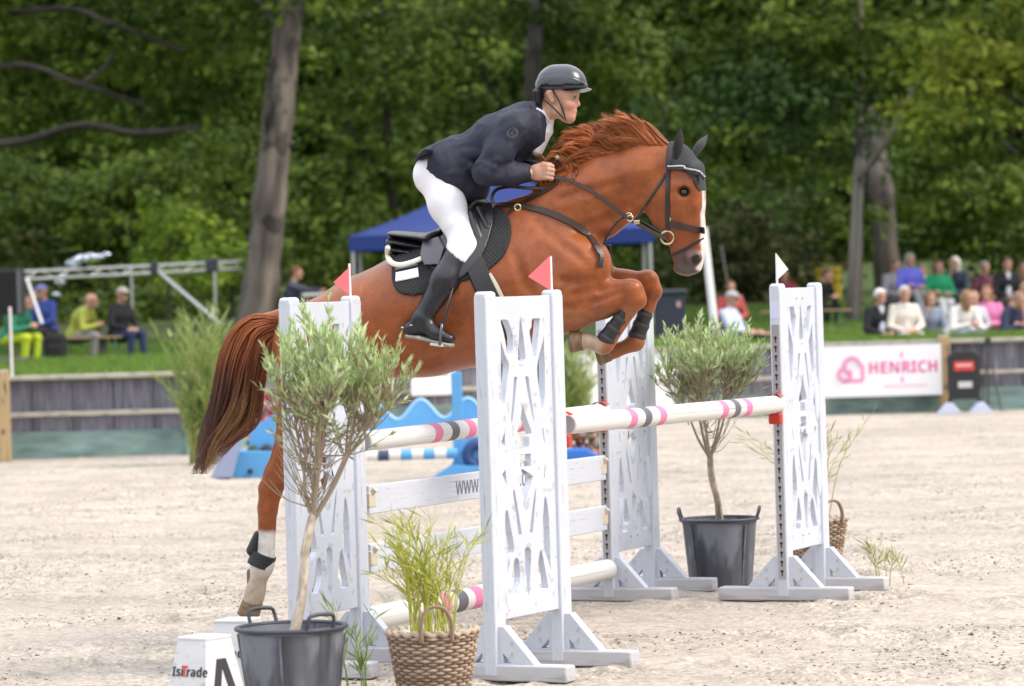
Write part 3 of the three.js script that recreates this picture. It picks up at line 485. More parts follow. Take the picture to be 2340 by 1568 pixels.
// [column, row, radius, side offset m, side scale]
const trunk = [
  ...ch([[742, 792, 108, 0, 1.12], [850, 748, 118, 0, 1.12], [965, 716, 139, 0, .98], [1100, 676, 152, 0, .93], [1215, 634, 138, 0, .82]], { k: .08 }),
  cap(P(1215, 634), P(1292, 602), 136 * S, 92 * S, { sz: .86, k: .09 }),
  cap(P(1030, 560), P(1185, 500), 40 * S, 42 * S, { sz: 1.1, k: .12 }),
];
const chestMuscle = [];
for (const z of [.16, -.16]) chestMuscle.push(cap(P(1185, 520, z * .55), P(1335, 610, z), 34 * S, 56 * S, { sz: .8, k: .07 }), cap(P(1330, 615, z), P(1262, 690, z * 1.12), 54 * S, 62 * S, { sz: .75, k: .06 }), ball(P(1345, 600, z * .55), 50 * S, { k: .06 }));
const neck = [...ch([[1232, 562, 108, 0, .72], [1313, 478, 87, 0, .64], [1398, 424, 72, 0, .62], [1478, 388, 62, 0, .66], [1535, 368, 40, 0, .9]], { k: .07 }),
  cap(P(1250, 470, .075), P(1470, 395, .055), 30 * S, 30 * S, { sz: .7, k: .06 }), cap(P(1250, 470, -.075), P(1470, 395, -.055), 30 * S, 30 * S, { sz: .7, k: .06 }),
  cap(P(1398, 522, .03), P(1468, 462, .04), 14 * S, 16 * S, { k: .05 }), cap(P(1398, 522, -.03), P(1468, 462, -.04), 14 * S, 16 * S, { k: .05 })];
const head = [
  ...ch([[1547, 382, 40, 0, .98], [1558, 448, 48, 0, .92], [1569, 515, 37, 0, .86], [1577, 566, 30, 0, .9], [1579, 592, 29, 0, 1.02]], { k: .04 }),
  cap(P(1590, 385, 0), P(1592, 470, 0), 16 * S, 15 * S, { sz: 3, k: .03 }),
  cap(P(1592, 470, 0), P(1600, 575, 0), 12 * S, 9 * S, { sz: 1.7, k: .03 }),
  ball(P(1556, 612, 0), 15 * S, { sz: 1.6, k: .02 }), cap(P(1572, 618, 0), P(1590, 612, 0), 13 * S, 12 * S, { sz: 1.9, k: .02 }),
];
for (const z of [1, -1]) head.push(
  cap(P(1504, 448, .062 * z), P(1520, 486, .06 * z), 46 * S, 38 * S, { sz: .34, k: .03 }), cap(P(1528, 505, .045 * z), P(1552, 590, .03 * z), 18 * S, 13 * S, { sz: .8, k: .03 }),
  cap(P(1553, 424, .088 * z), P(1576, 428, .086 * z), 11 * S, 10 * S, { sz: .9, k: .02 }), cap(P(1556, 449, .084 * z), P(1572, 449, .08 * z), 5 * S, 5 * S, { sz: .9, k: .012 }),                 // brow
  cap(P(1556, 462, .072 * z), P(1568, 530, .05 * z), 8 * S, 5 * S, { k: .03 }),                              // face crest
  ball(P(1563, 438, .098 * z), 11 * S, { sub: 1, k: .018 }),
  cap(P(1578, 590, .055 * z), P(1592, 590, .05 * z), 13 * S, 12 * S, { k: .02 }), cap(P(1584, 597, .085 * z), P(1594, 588, .078 * z), 5.5 * S, 5 * S, { sub: 1, k: .012 }),
  cap(P(1560, 606, .06 * z), P(1582, 611, .05 * z), 2.2 * S, 2 * S, { sub: 1, k: .008 }));
const grooves = [], nz = .15, fz = -.15;
const foreNear = [
  ...ch([[1235, 715, 56, nz, .75], [1300, 702, 52, nz, .72], [1375, 684, 40, nz, .75], [1436, 670, 26, nz, .95]], { k: .05 }),
  cap(P(1250, 740, nz), P(1360, 706, nz), 22 * S, 13 * S, { k: .03 }), cap(P(1300, 665, nz + .02), P(1430, 655, nz + .01), 15 * S, 14 * S, { k: .03 }),
  ...ch([[1446, 663, 25, nz, 1], [1456, 684, 22, nz, 1.05]], { k: .02 }), ...ch([[1454, 688, 19, nz, 1], [1438, 708, 15, nz, 1], [1385, 782, 14, nz, 1]], { k: .018 }),
  cap(P(1440, 716, nz), P(1395, 785, nz), 9 * S, 10 * S, { k: .02 }),
  ball(P(1379, 788, nz), 21 * S, { k: .02 }), ...ch([[1378, 790, 18, nz, 1], [1340, 780, 15, nz, 1], [1330, 780, 19, nz, 1]], { k: .02 }),
];
const foreFar = [
  ...ch([[1250, 690, 52, fz, .75], [1330, 672, 46, fz, .75], [1420, 652, 32, fz, .85], [1478, 645, 25, fz, .95]], { k: .05 }),
  ...ch([[1481, 642, 25, fz, 1], [1494, 664, 20, fz, 1.05]], { k: .02 }), ...ch([[1492, 670, 18, fz, 1], [1481, 702, 15, fz, 1], [1455, 775, 14, fz, 1]], { k: .018 }),
  ball(P(1452, 780, fz), 21 * S, { k: .02 }), ...ch([[1452, 784, 18, fz, 1], [1405, 802, 15, fz, 1], [1392, 806, 18, fz, 1]], { k: .02 }),
];
const hindNear = [
  ...ch([[728, 800, 104, .10, .85], [718, 880, 78, .14, .8], [690, 960, 50, .15, .85], [640, 1080, 30, .15, .9]], { k: .07 }),
  ...ch([[632, 1085, 30, .15, .8], [618, 1124, 25, .15, .8], [612, 1160, 21, .15, .9], [611, 1278, 17, .15, .95]], { k: .03 }),
  ball(P(605, 1114, .15), 15 * S, { k: .014 }), cap(P(700, 900, .13), P(614, 1098, .15), 20 * S, 7 * S, { k: .035 }), cap(P(606, 1120, .15), P(603, 1190, .15), 10 * S, 8 * S, { k: .015 }),
  cap(P(604, 1150, .15), P(597, 1270, .15), 9 * S, 10 * S, { k: .02 }),
  ball(P(600, 1293, .15), 26 * S, { k: .03 }), ...ch([[596, 1300, 22, .15, 1], [584, 1352, 20, .15, 1.05], [578, 1372, 24, .15, 1.05]], { k: .03 }),
];
const hindFar = [
  ...ch([[745, 800, 100, -.10, .85], [768, 890, 70, -.14, .8], [752, 985, 42, -.15, .85], [735, 1070, 26, -.15, .9]], { k: .07 }),
  ...ch([[735, 1075, 28, -.15, .8], [725, 1120, 22, -.15, .9], [716, 1255, 17, -.15, .95]], { k: .03 }),
  ball(P(712, 1270, -.15), 22 * S, { k: .03 }), ...ch([[710, 1275, 20, -.15, 1], [706, 1325, 18, -.15, 1], [704, 1340, 22, -.15, 1]], { k: .03 }),
];
const tailDock = [cap(P(660, 722), P(610, 735), 26 * S, 18 * S, { k: .05 }), cap(P(610, 735), P(580, 800), 17 * S, 12 * S, { k: .03 })];
const horsePrims = [...trunk, ...chestMuscle, ...neck, ...head, ...foreNear, ...foreFar, ...hindNear, ...hindFar, ...tailDock];
// grooves between the muscles of the near side, laid on the surface
for (const [pts, dep, r] of [[[[1452, 498], [1405, 532], [1345, 572]], .008, .022], [[[1225, 505], [1290, 560], [1340, 604]], .006, .024], [[[1300, 645], [1256, 700], [1240, 748]], .009, .022], [[[1286, 640], [1322, 646], [1356, 640]], .012, .016], [[[1296, 706], [1360, 690], [1422, 668]], .007, .011], [[[1312, 672], [1370, 662], [1430, 652]], .004, .01], [[[1175, 580], [1200, 650], [1225, 715]], .006, .03], [[[1275, 452], [1340, 436], [1420, 418]], .004, .022], [[[885, 800], [920, 772], [940, 730]], .007, .03], [[[1330, 520], [1390, 500], [1440, 470]], .004, .016], [[[960, 840], [1010, 822], [1080, 790]], .004, .02], [[[1462, 452], [1470, 478], [1500, 520]], .006, .012]]) {
  const q = pts.map(([a, b]) => { let z = .15, l = P(a, b, z); for (let k = 0; k < 5; k++) { let lo = 0, hi = .5; if (evalD(horsePrims, l[0], l[1], 0) > 0 && evalD(horsePrims, l[0], l[1], nz) > 0) break; lo = evalD(horsePrims, l[0], l[1], 0) > 0 ? nz : 0; for (let n = 0; n < 22; n++) { const m = (lo + hi) / 2; evalD(horsePrims, l[0], l[1], m) < 0 ? lo = m : hi = m; } z = lo; l = P(a, b, z); } return P(a, b, z + r - dep); });
  grooves.push(cap(q[0], q[1], r * .8, r, { sub: 1, k: .028 }), cap(q[1], q[2], r, r * .7, { sub: 1, k: .028 }));
}
horsePrims.push(...grooves);
const tackPrims = [...trunk, ...chestMuscle, ...neck, ...head.filter(p => !p.sub)];
const inv = (x, y, z) => { const w = V(0, 0, 0).copy(HO).addScaledVector(EX, x).addScaledVector(EZ, z); w.y += y; w.sub(camera.position).applyQuaternion(camera.quaternion.clone().invert()); return [CX + F * w.x / -w.z, CY - F * w.y / -w.z]; };
const dseg = (x, y, a, b) => { const ex = b[0] - a[0], ey = b[1] - a[1], t = clamp(((x - a[0]) * ex + (y - a[1]) * ey) / (ex * ex + ey * ey)); return Math.hypot(x - a[0] - ex * t, y - a[1] - ey * t); };
const poll = P(1590, 425), nose = P(1606, 600), muz = P(1580, 606), hockW = P(600, 1215, .15), hockF = P(716, 1195, -.15), kneeTop = P(1455, 690, nz), fet1 = P(1375, 790, nz), bellyA = P(900, 850), bellyB = P(1250, 790);
const coat = [.37, .104, .028], coatD = [.19, .046, .015], white = [.78, .74, .69], grey = [.105, .08, .075];
const mix3 = (a, b, t) => [lerp(a[0], b[0], t), lerp(a[1], b[1], t), lerp(a[2], b[2], t)];
function horseColor(x, y, z, nx, ny, nzz) {
  const st = fbm(x * 9 + y * 4, y * 9, z * 9, 3) - .47, fine = fbm(x * 60, y * 60, z * 24, 2) - .4; // large dapples, short hair grain
  let c = mix3(coat, coatD, clamp(.28 + st * 1.5 + fine * .45));
  const dm = Math.hypot(x - muz[0], y - muz[1]); c = mix3(c, grey, smooth(.11, .05, dm + .03 * fine) * .95);
  const db = dseg(x, y, poll, nose); if (x > poll[0] - .03) c = mix3(c, white, smooth(.052, .038, Math.abs(z) + .006 * fine) * smooth(.05, .035, db));
  if (y < hockW[1] + .02 && x < -.7) { if (z > 0) c = mix3(c, mix3(white, [.52, .42, .32], smooth(hockW[1] - .16, hockW[1] - .26, y + .04 * st)), smooth(hockW[1] + .015, hockW[1] - .015, y + .05 * (x + 1.05) + .01 * fine)); else c = mix3(c, white, smooth(hockF[1] + .015, hockF[1] - .015, y)); }
  if (y < kneeTop[1] - .03 && x > .35) { c = mix3(c, [.30, .12, .055], .6); const d = Math.hypot(x - fet1[0] + .07, y - fet1[1]); if (z > 0) c = mix3(c, [.5, .36, .26], smooth(.11, .05, d)); }
  const eye = P(1563, 438, .09); c = mix3(c, [.03, .02, .017], smooth(.033, .018, Math.hypot((x - eye[0]) * .8, y - eye[1])) * (Math.abs(z) > .05 ? 1 : 0) * .8);
  const nos = P(1589, 593, .08); c = mix3(c, [.02, .014, .012], smooth(.026, .015, Math.hypot(x - nos[0], (y - nos[1]) * .8)) * (Math.abs(z) > .035 ? 1 : 0));
  return c;
}
const grainFn = (u, v) => { const w = fbm(u * 5, v * 5, 2) * .25; return .5 * per(u + w, v, 18, 3) + .5 * (.5 * fbm((u + v * .5) * 26, (v - u * .4) * 190, 4, 2) + .5 * fbm(u * 260, v * 60, 8, 2)); };
const hairGrain = noiseTex(512, 512, (u, v) => .93 + .5 * (grainFn(u, v) - .4)), hairGrainB = noiseTex(512, 512, grainFn, [1, 1], false);
const coatMat = MP([1, 1, 1], .38, { clearcoat: .2, clearcoatRoughness: .34, map: hairGrain, bumpMap: hairGrainB, bumpScale: .0012, vertexColors: true, sheen: .25, sheenRoughness: .45, sheenColor: new THREE.Color(.7, .4, .22), specularIntensity: .55 });
{
  const body = blob(horsePrims, .0095, { color: horseColor });
  const bp = [...neck.slice(2), ...head]; const hd = blob(bp, .0042, { color: horseColor, clips: [(x, y, z) => P(1497, 420)[0] - x - .25 * (y - P(1497, 420)[1])] });
  wrinkle(body, (x, y, z) => (x > P(1440, 500)[0] && y > P(1440, 560)[1]) ? 0 : .004 * (fbm(x * 7, y * 7, z * 7, 2) - .37)); const m = planarUV(mergeGeometries([body, hd]), 1.9); part('body', m, coatMat, horse);
  const eyeM = MP([.012, .008, .006], .06, { clearcoat: 1 });
  for (const s of [1, -1]) part('eye', new THREE.SphereGeometry(.0195, 18, 14).scale(1.15, .78, .8).translate(...P(1563.5, 438.5, .081 * s)), eyeM, horse);
  // hooves
  const hoofMat = M([.3, .2, .13], .55, { map: noiseTex(16, 64, (u, v) => { const k = .8 + .5 * (fbm(u * 3, v * 22) - .45); return [k, k * .97, k * .9]; }) });
  const hoof = (a, b, z, r0, r1) => { const A = PV(...a, z), B = PV(...b, z), ax = B.clone().sub(A), L = ax.length(); const g = new THREE.LatheGeometry([[.001, 0], [r0 * .9, 0], [r0, .006], [lerp(r0, r1, .6), L * .6], [r1, L * .96], [r1 - .004, L], [r1 * .6, L - .012], [.001, L - .016]].map(p => new THREE.Vector2(...p)), 22); g.applyQuaternion(new THREE.Quaternion().setFromUnitVectors(UP, ax.normalize())); return part('hoof', g.translate(A.x, A.y, A.z), hoofMat, horse); };
  hoof([1334, 780], [1304, 781], nz, .044, .054); hoof([1396, 805], [1366, 812], fz, .042, .052); hoof([580, 1366], [566, 1410], .15, .05, .056); hoof([705, 1336], [700, 1376], -.15, .045, .053);
  // ears with dark ear covers of the bonnet
}
// ---- hair: locks as tapered tubes
const lock = (pts, r, ns = 9, flat = .55) => tube(pts, t => r * (1 - t * .86) * (.55 + .45 * Math.min(1, t * 6)), 5, ns, flat);
function hairColor(g, fn) { const p = g.attributes.position, c = []; for (let i = 0; i < p.count; i++) c.push(...fn(p.getX(i), p.getY(i), p.getZ(i))); g.setAttribute('color', new THREE.Float32BufferAttribute(c, 3)); return g; }
const hairMat = MP([1, 1, 1], .42, { vertexColors: true, sheen: .4, sheenColor: new THREE.Color(.9, .5, .25), sheenRoughness: .4 });
{
  seed = 4242; const list = [];
  // mane: roots along the crest, blown up and back in waves
  const crest = new THREE.CatmullRomCurve3([PV(1540, 330), PV(1490, 326), PV(1430, 336), PV(1370, 358), PV(1315, 388), PV(1272, 418), PV(1236, 450)]);
  const upper = new THREE.CatmullRomCurve3([PV(1528, 302), PV(1470, 272), PV(1400, 256), PV(1345, 270), PV(1292, 304), PV(1258, 330), PV(1262, 352)]);
  // hair hangs together in tresses whose strands close up towards a ragged tip
  const T = []; for (let t = 0; t < 62; t++) T.push({ u: (t + rr(.1, .9)) / 62 * .95, lift: [rr(.18, .42), rr(.5, .78), rr(.8, 1.0)][t % 3], len: rr(.13, .34), z: rr(-.03, .045), side: rr(-.03, .075), ph: rr(0, 6.28), amp: rr(.004, .016), tone: rr(.68, 1.3), curl: rr(-.02, .02) });
  const manePath = (u, lift, len, z, side, q) => { const pts = []; for (let k = 0; k <= 6; k++) {
      const s = k / 6, us = u + len * s, over = Math.max(0, us - 1), h = lift * (1 - Math.pow(1 - s, 2.2)) * (1 - .25 * s * s * (1.1 - lift));
      const p = crest.getPointAt(Math.min(us, 1)).lerp(upper.getPointAt(Math.min(us, 1)), h); p.x -= over * .28; p.y += q.amp * Math.sin(s * 5.5 + q.ph) * s + q.curl * s * s - over * .02 - (1 - s) * .012; p.z = z + side * s * s + .006 * Math.sin(s * 7 + q.ph); pts.push(p); } return pts; };
  for (let i = 0; i < 2900; i++) {
    const q = T[Math.floor(rnd() * T.length)], du = rr(-.045, .045), loose = rnd() < .1, cen = manePath(q.u, q.lift, q.len, q.z, q.side, q), own = manePath(clamp(q.u + du, 0, .96), clamp(q.lift + rr(-.2, .14), .02, 1.06), q.len * rr(.75, 1.15), q.z + rr(-.02, .02), q.side + rr(-.03, .03), q);
    const pull = loose ? .15 : rr(.6, .92), pts = own.map((p, k) => p.lerp(cen[k], pull * smooth(.1, 1, k / 6)));
    const fat = rnd() < .55, g = tube(pts, t => (fat ? .0042 : .0019) * (1 - t * t * .8) * (.45 + .55 * Math.min(1, t * 5)) * (1 - smooth(.75, 1, t) * .8), 5, 12, fat ? .5 : .8), b = rr(.85, 1.12) * q.tone, lt = rnd() < .16 ? .4 : .1; hairColor(g, () => mix3([.42 * b, .115 * b, .028 * b], [.66, .31, .13], lt)); list.push(g);
  }
  for (let i = 0; i < 70; i++) { // lower strands over the neck near the hands
    const u = rr(.66, 1), r0 = crest.getPointAt(u); r0.z = rr(.02, .06); const tip = r0.clone().add(V(rr(-.06, .02), rr(-.14, -.04), rr(.02, .06))); const g = lock([r0, r0.clone().lerp(tip, .5).add(V(.01, .015, .03)), tip], rr(.004, .008), 7); const b = rr(.35, .8); hairColor(g, () => [.34 * b, .09 * b, .03 * b]); list.push(g);
  }
  const fl = mg2(list); part('mane', fl, hairMat, horse);
  // tail
  const tl = [], out = [[628, 722], [566, 722], [520, 780], [486, 920], [462, 1020], [452, 1084]], inn = [[636, 770], [618, 800], [604, 880], [578, 970], [500, 1040], [474, 1082]];
  for (let i = 0; i < 1500; i++) {
    const s = rnd(), end = s < .55 ? rr(.66, 1.04) : rr(.4, .98), wv = rr(-.011, .011), ph = rr(0, 6.28), zz = rr(-.05, .05), ci = Math.floor(s * 13) + (rnd() < .5 ? 13 : 0), sc = (Math.floor(s * 13) + .2 + .6 * hash(ci, 5)) / 13, pl = rnd() < .1 ? .1 : rr(.55, .9), pts = out.map((o, k) => { const ss = clamp(lerp(s, sc, pl * smooth(.5, 5, k)) + .05 * Math.sin(k * 1.9 + ci * 2.3) * (k > 1 ? 1 : .2)); return PV(lerp(o[0], inn[k][0], ss), lerp(o[1], inn[k][1], ss), lerp(zz, .05 * (hash(ci, 8) - .5) * 2, pl * smooth(.5, 5, k)) * (1 + k * .25) + .02 * Math.sin(k * 1.2 + ci * 2.1)).add(V(wv * k * .5 + .005 * Math.sin(k * 2.3 + ph) * (k > 1) + .017 * Math.sin(k * 2.1 + ci * 1.7) * smooth(1, 3.5, k), 0, 0)); });
    const cv = new THREE.CatmullRomCurve3(pts), cut = []; for (let k = 0; k <= 7; k++) cut.push(cv.getPointAt(Math.min(.9999, end * k / 7)));
    const g = tube(cut, t => (.0018 + .0028 * hash(i, 3)) * (1 - t * .8) * Math.min(1, .3 + t * 5), 5, 16, .6), b = rr(.85, 1.1) * (.75 + .5 * hash(ci, 9)), blond = s > .4 && s < .8 ? .35 + .65 * rnd() : 0;
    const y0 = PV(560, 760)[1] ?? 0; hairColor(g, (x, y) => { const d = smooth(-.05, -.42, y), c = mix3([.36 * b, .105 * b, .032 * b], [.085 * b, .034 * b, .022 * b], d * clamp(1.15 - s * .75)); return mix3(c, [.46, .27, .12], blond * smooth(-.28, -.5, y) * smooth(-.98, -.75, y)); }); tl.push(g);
  }
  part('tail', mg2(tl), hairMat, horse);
}
function mg2(l) { return mergeGeometries(l.map(g => { const n = g.clone(); n.deleteAttribute('uv'); return n; })); }
// ---------------------------------------------------------------- tack lies on the horse's surface
const surfZ = (x, y, s = 1, prims = tackPrims) => { let lo = 0, hi = .55; if (evalD(prims, x, y, 0) > 0) return null; for (let i = 0; i < 26; i++) { const m = (lo + hi) / 2; evalD(prims, x, y, m * s) < 0 ? lo = m : hi = m; } return lo * s; };
const gradD = (x, y, z) => { const e = .004; return V(evalD(tackPrims, x + e, y, z) - evalD(tackPrims, x - e, y, z), evalD(tackPrims, x, y + e, z) - evalD(tackPrims, x, y - e, z), evalD(tackPrims, x, y, z + e) - evalD(tackPrims, x, y, z - e)).normalize(); };
function strap(px, w, th = .005, s = 1, lift = .003) {  // flat leather band over the surface along picture points; off the horse it hangs free between the given offsets
  const cv = new THREE.CatmullRomCurve3(px.map(([a, b]) => V(a, b, 0))), n = Math.max(6, Math.round(cv.getLength() / 6)), c = [], N = [];
  for (let i = 0; i <= n; i++) { const q = cv.getPointAt(i / n); let zz = .1 * s, l = P(q.x, q.y, zz); for (let k = 0; k < 4; k++) { const z2 = surfZ(l[0], l[1], s); if (z2 === null) break; zz = z2; l = P(q.x, q.y, zz); } const g = gradD(l[0], l[1], zz); c.push(V(l[0], l[1], zz).addScaledVector(g, lift)); N.push(g); }
  return band(c, N, w, th);
}
function band(c, N, w, th) {
  const pos = [], idx = [], n = c.length - 1;
  for (let i = 0; i <= n; i++) { const t = c[Math.min(n, i + 1)].clone().sub(c[Math.max(0, i - 1)]).normalize(), b = t.clone().cross(N[i]).normalize(); for (const [u, v] of [[-.5, 0], [-.42, 1], [.42, 1], [.5, 0]]) { const p = c[i].clone().addScaledVector(b, u * w).addScaledVector(N[i], v * th); pos.push(p.x, p.y, p.z); } if (i < n) for (let k = 0; k < 4; k++) { const a = i * 4 + k, d = i * 4 + (k + 1) % 4; idx.push(a, d, a + 4, d, d + 4, a + 4); } }
  idx.push(0, 2, 1, 0, 3, 2); const e = n * 4; idx.push(e, e + 1, e + 2, e, e + 2, e + 3);
  const g = new THREE.BufferGeometry(); g.setAttribute('position', new THREE.Float32BufferAttribute(pos, 3)); g.setIndex(idx); return g.toNonIndexed();
}
const leather = M([.045, .026, .019], .42), leatherB = M([.022, .02, .022], .4), brass = M([.75, .62, .42], .28, { metalness: 1 }), chrome = M([.7, .7, .72], .22, { metalness: 1 });
const grp = (name, parent, label) => { const g = new THREE.Group(); g.name = name; parent.add(g); if (label) g.userData.label = label; return g; };
{
  const br = grp('bridle', horse, 'dark brown leather bridle with a white piped browband');
  const both = (px, w, th, lf) => mg([strap(px, w, th, 1, lf), strap(px, w, th, -1, lf)]);
  part('cheekpiece', strap([[1532, 346], [1528, 388], [1526, 450], [1526, 524]], .022, .006), leatherB, br);
  part('cheekpiece', strap([[1532, 346], [1528, 388], [1526, 450], [1526, 524]], .022, .006, -1), leatherB, br);
  part('browband', both([[1526, 384], [1560, 386], [1586, 394], [1600, 408]], .022, .008, .012), leatherB, br);
  part('piping', both([[1528, 380], [1562, 382], [1588, 390], [1602, 404]], .008, .006, .018), M([.5, .5, .52], .5), br);
  part('noseband', both([[1530, 512], [1560, 518], [1590, 524], [1607, 527]], .032, .010), leather, br);
  part('flash_strap', both([[1536, 582], [1560, 572], [1585, 558], [1606, 545]], .013, .006), leatherB, br);
  part('throat_latch', both([[1522, 398], [1500, 434], [1474, 472], [1452, 503]], .012, .006), leatherB, br);
  part('poll_strap', both([[1534, 334], [1532, 350], [1529, 372]], .03, .006), leather, br);
  for (const s of [1, -1]) { const c = P(1525, 543, .073 * s); part('bit_ring', new THREE.TorusGeometry(.031, .0052, 10, 36).translate(...c), brass, br); part('buckle', new THREE.TorusGeometry(.011, .0028, 8, 20).translate(...P(1527, 502, .088 * s)), brass, br); }
  // ear bonnet: cap over the forehead and two knitted ears
  const bn = grp('ear_bonnet', horse, 'charcoal knitted ear bonnet'), knit = M([.045, .045, .05], .95, { bumpMap: noiseTex(64, 64, (u, v, i, j) => (i % 4 < 2 ? .7 : .2) * (j % 3 ? 1 : .6), [24, 24], false), bumpScale: .001 });
  const poly = [[1530, 318], [1560, 315], [1612, 330], [1625, 430], [1604, 438], [1590, 404], [1560, 388], [1528, 384]].map(([a, b]) => P(a, b).slice(0, 2));
  part('cap', blob([...head.filter(p => !p.sub), ...neck.slice(3, 5)], .005, { grow: .0045, clips: [(x, y) => polyD(poly, x, y)] }), knit, bn);
  const ear = (base, tip, zb, zt, w) => { const A = PV(...base, zb), B = PV(...tip, zt), d = B.clone().sub(A), L = d.length(); const pr = []; for (let i = 0; i <= 8; i++) { const t = i / 8, r = w * (t < .45 ? lerp(.72, 1, t / .45) : Math.cos((t - .45) / .55 * Math.PI / 2) * .97 + .03); pr.push(new THREE.Vector2(Math.max(.001, r), t * L)); } const g = new THREE.LatheGeometry(pr, 20); g.scale(.62, 1, 1); g.applyQuaternion(new THREE.Quaternion().setFromUnitVectors(UP, d.clone().normalize())); return g.translate(A.x, A.y, A.z); };
  part('ear', ear([1546, 362], [1556, 292], .062, .075, .036), M([.018, .018, .02], .95), bn);
  part('ear', ear([1582, 356], [1618, 308], -.07, -.085, .034), M([.075, .075, .08], .95), bn);
  const tass = []; for (let i = 0; i < 7; i++) tass.push(new THREE.SphereGeometry(.006, 8, 6).translate(...P(1598 + i * .8, 402 + i * 5, .045 - i * .006))); part('beads', mg(tass), chrome, bn);
  // breastplate and martingale
  const bp = grp('breastplate', horse, 'dark leather breastplate with martingale straps');
  part('chest_strap', strap([[1128, 470], [1179, 471], [1241, 482], [1319, 517], [1352, 548], [1372, 580]], .034, .008), leather, bp);
  part('chest_strap', strap([[1179, 471], [1241, 482], [1319, 517], [1352, 548], [1372, 580]], .034, .008, -1), leather, bp);
  part('lower_strap', strap([[1364, 560], [1374, 585], [1370, 612]], .026, .008), leatherB, bp);
  part('wither_strap', strap([[1150, 500], [1180, 474], [1215, 455], [1256, 432], [1275, 418]], .022, .007), leather, bp);
  part('martingale_strap', tube([PV(1372, 590, .06), PV(1385, 545, .09), PV(1420, 500, .11), PV(1440, 494, .115)], [.006, .005], 6, 14), leatherB, bp);
  part('fastening', mg([bar(P(1378, 575, .09), P(1390, 615, .08), .012), bar(P(1392, 560, .02), P(1396, 600, .0), .012)]), leatherB, bp);
  for (const [x, y, z] of [[1372, 586, .11], [1437, 494, .118], [1183, 474, .2]]) part('ring', new THREE.TorusGeometry(.015, .0035, 8, 22).translate(...P(x, y, z)), brass, bp);
}
// reins: held by the rider but part of the bridle's leather; one long loop
const handN = [1242, 394, .115], handF = [1256, 384, -.06];
{
  const rn = grp('reins', horse, 'brown leather reins with a free loop hanging behind the hands');
  const rband = (pts, w) => { const cv = new THREE.CatmullRomCurve3(pts.map(p => PV(...p))), c = [], N = []; for (let i = 0; i <= 44; i++) { c.push(cv.getPointAt(i / 44)); N.push(V(0, .25, 1).normalize()); } return band(c, N, w, .005); };
  part('rein', rband([[1262, 404, .118], [1300, 412, .135], [1357, 441, .14], [1424, 490, .125], [1490, 530, .095], [1523, 545, .078]], .02), leather, rn);
  part('rein', rband([[1262, 396, -.07], [1357, 441, -.16], [1424, 485, -.13], [1523, 543, -.078]], .02), leather, rn);
  part('rein_loop', rband([[1260, 404, .11], [1276, 414, .10], [1262, 428, .09], [1210, 430, .11], [1160, 427, .14], [1132, 436, .17], [1124, 456, .19], [1132, 470, .2]], .017), leather, rn);
  part('rein_stop', mg([new THREE.TorusGeometry(.014, .004, 8, 18).translate(...P(1440, 499, .122)), bx(.03, .02, .012, ...P(1455, 508, .115))]), brass, rn);
}
// boots on the legs
{
  const bootM = M([.02, .02, .023], .5, { bumpMap: noiseTex(64, 64, (u, v) => fbm(u * 14, v * 14), [6, 6], false), bumpScale: .003 }), strapM = M([.035, .035, .04], .6);
  const legBoot = (prims, a, b, ra, rb, z, label) => { const g = grp('leg_boot', horse, label), A = P(...a, z), B = P(...b, z); part('shell', blob([cap(A, B, ra, rb, { sz: 1 })], .0062, { clips: [(x, y) => { const ax = B[0] - A[0], ay = B[1] - A[1], l = Math.hypot(ax, ay), t = ((x - A[0]) * ax + (y - A[1]) * ay) / l; return Math.max(-t, t - l); }] }), bootM, g);
    for (const t of [.25, .55, .85]) { const c = V(...A).lerp(V(...B), t), d = V(...B).sub(V(...A)).normalize(), r = lerp(ra, rb, t); part('strap', new THREE.TorusGeometry(r - .0005, .0045, 6, 28).scale(1, 1, 3).applyQuaternion(new THREE.Quaternion().setFromUnitVectors(V(0, 0, 1), d)).translate(c.x, c.y, c.z), strapM, g); } };
  legBoot(foreNear, [1431, 712], [1380, 784], .034, .045, nz, 'black tendon boot on the near foreleg'); legBoot(foreFar, [1481, 700], [1452, 778], .033, .043, fz, 'black tendon boot on the far foreleg');
  const hb = grp('fetlock_boot', horse, 'black fetlock boot on the near hind leg'), A = PV(598, 1280, .15), d = PV(590, 1300, .15).sub(PV(608, 1250, .15)).normalize();
  part('band', new THREE.CylinderGeometry(.0625, .066, .066, 28, 2, false).applyQuaternion(new THREE.Quaternion().setFromUnitVectors(UP, d.clone().negate())).translate(A.x + .002, A.y, A.z), bootM, hb);
  part('pad', blob([cap(P(589, 1222, .15), P(577, 1258, .15), .02, .03, { sz: 1.3 })], .006), bootM, hb); part('ergot_pad', blob([cap(P(573, 1308, .15), P(573, 1345, .15), .02, .018, { sz: 1.2 })], .006), M([.2, .14, .1], .8), hb);
  const hf = grp('fetlock_boot', horse); part('band', new THREE.CylinderGeometry(.052, .055, .08, 24).translate(...P(715, 1245, -.15)), bootM, hf);
}
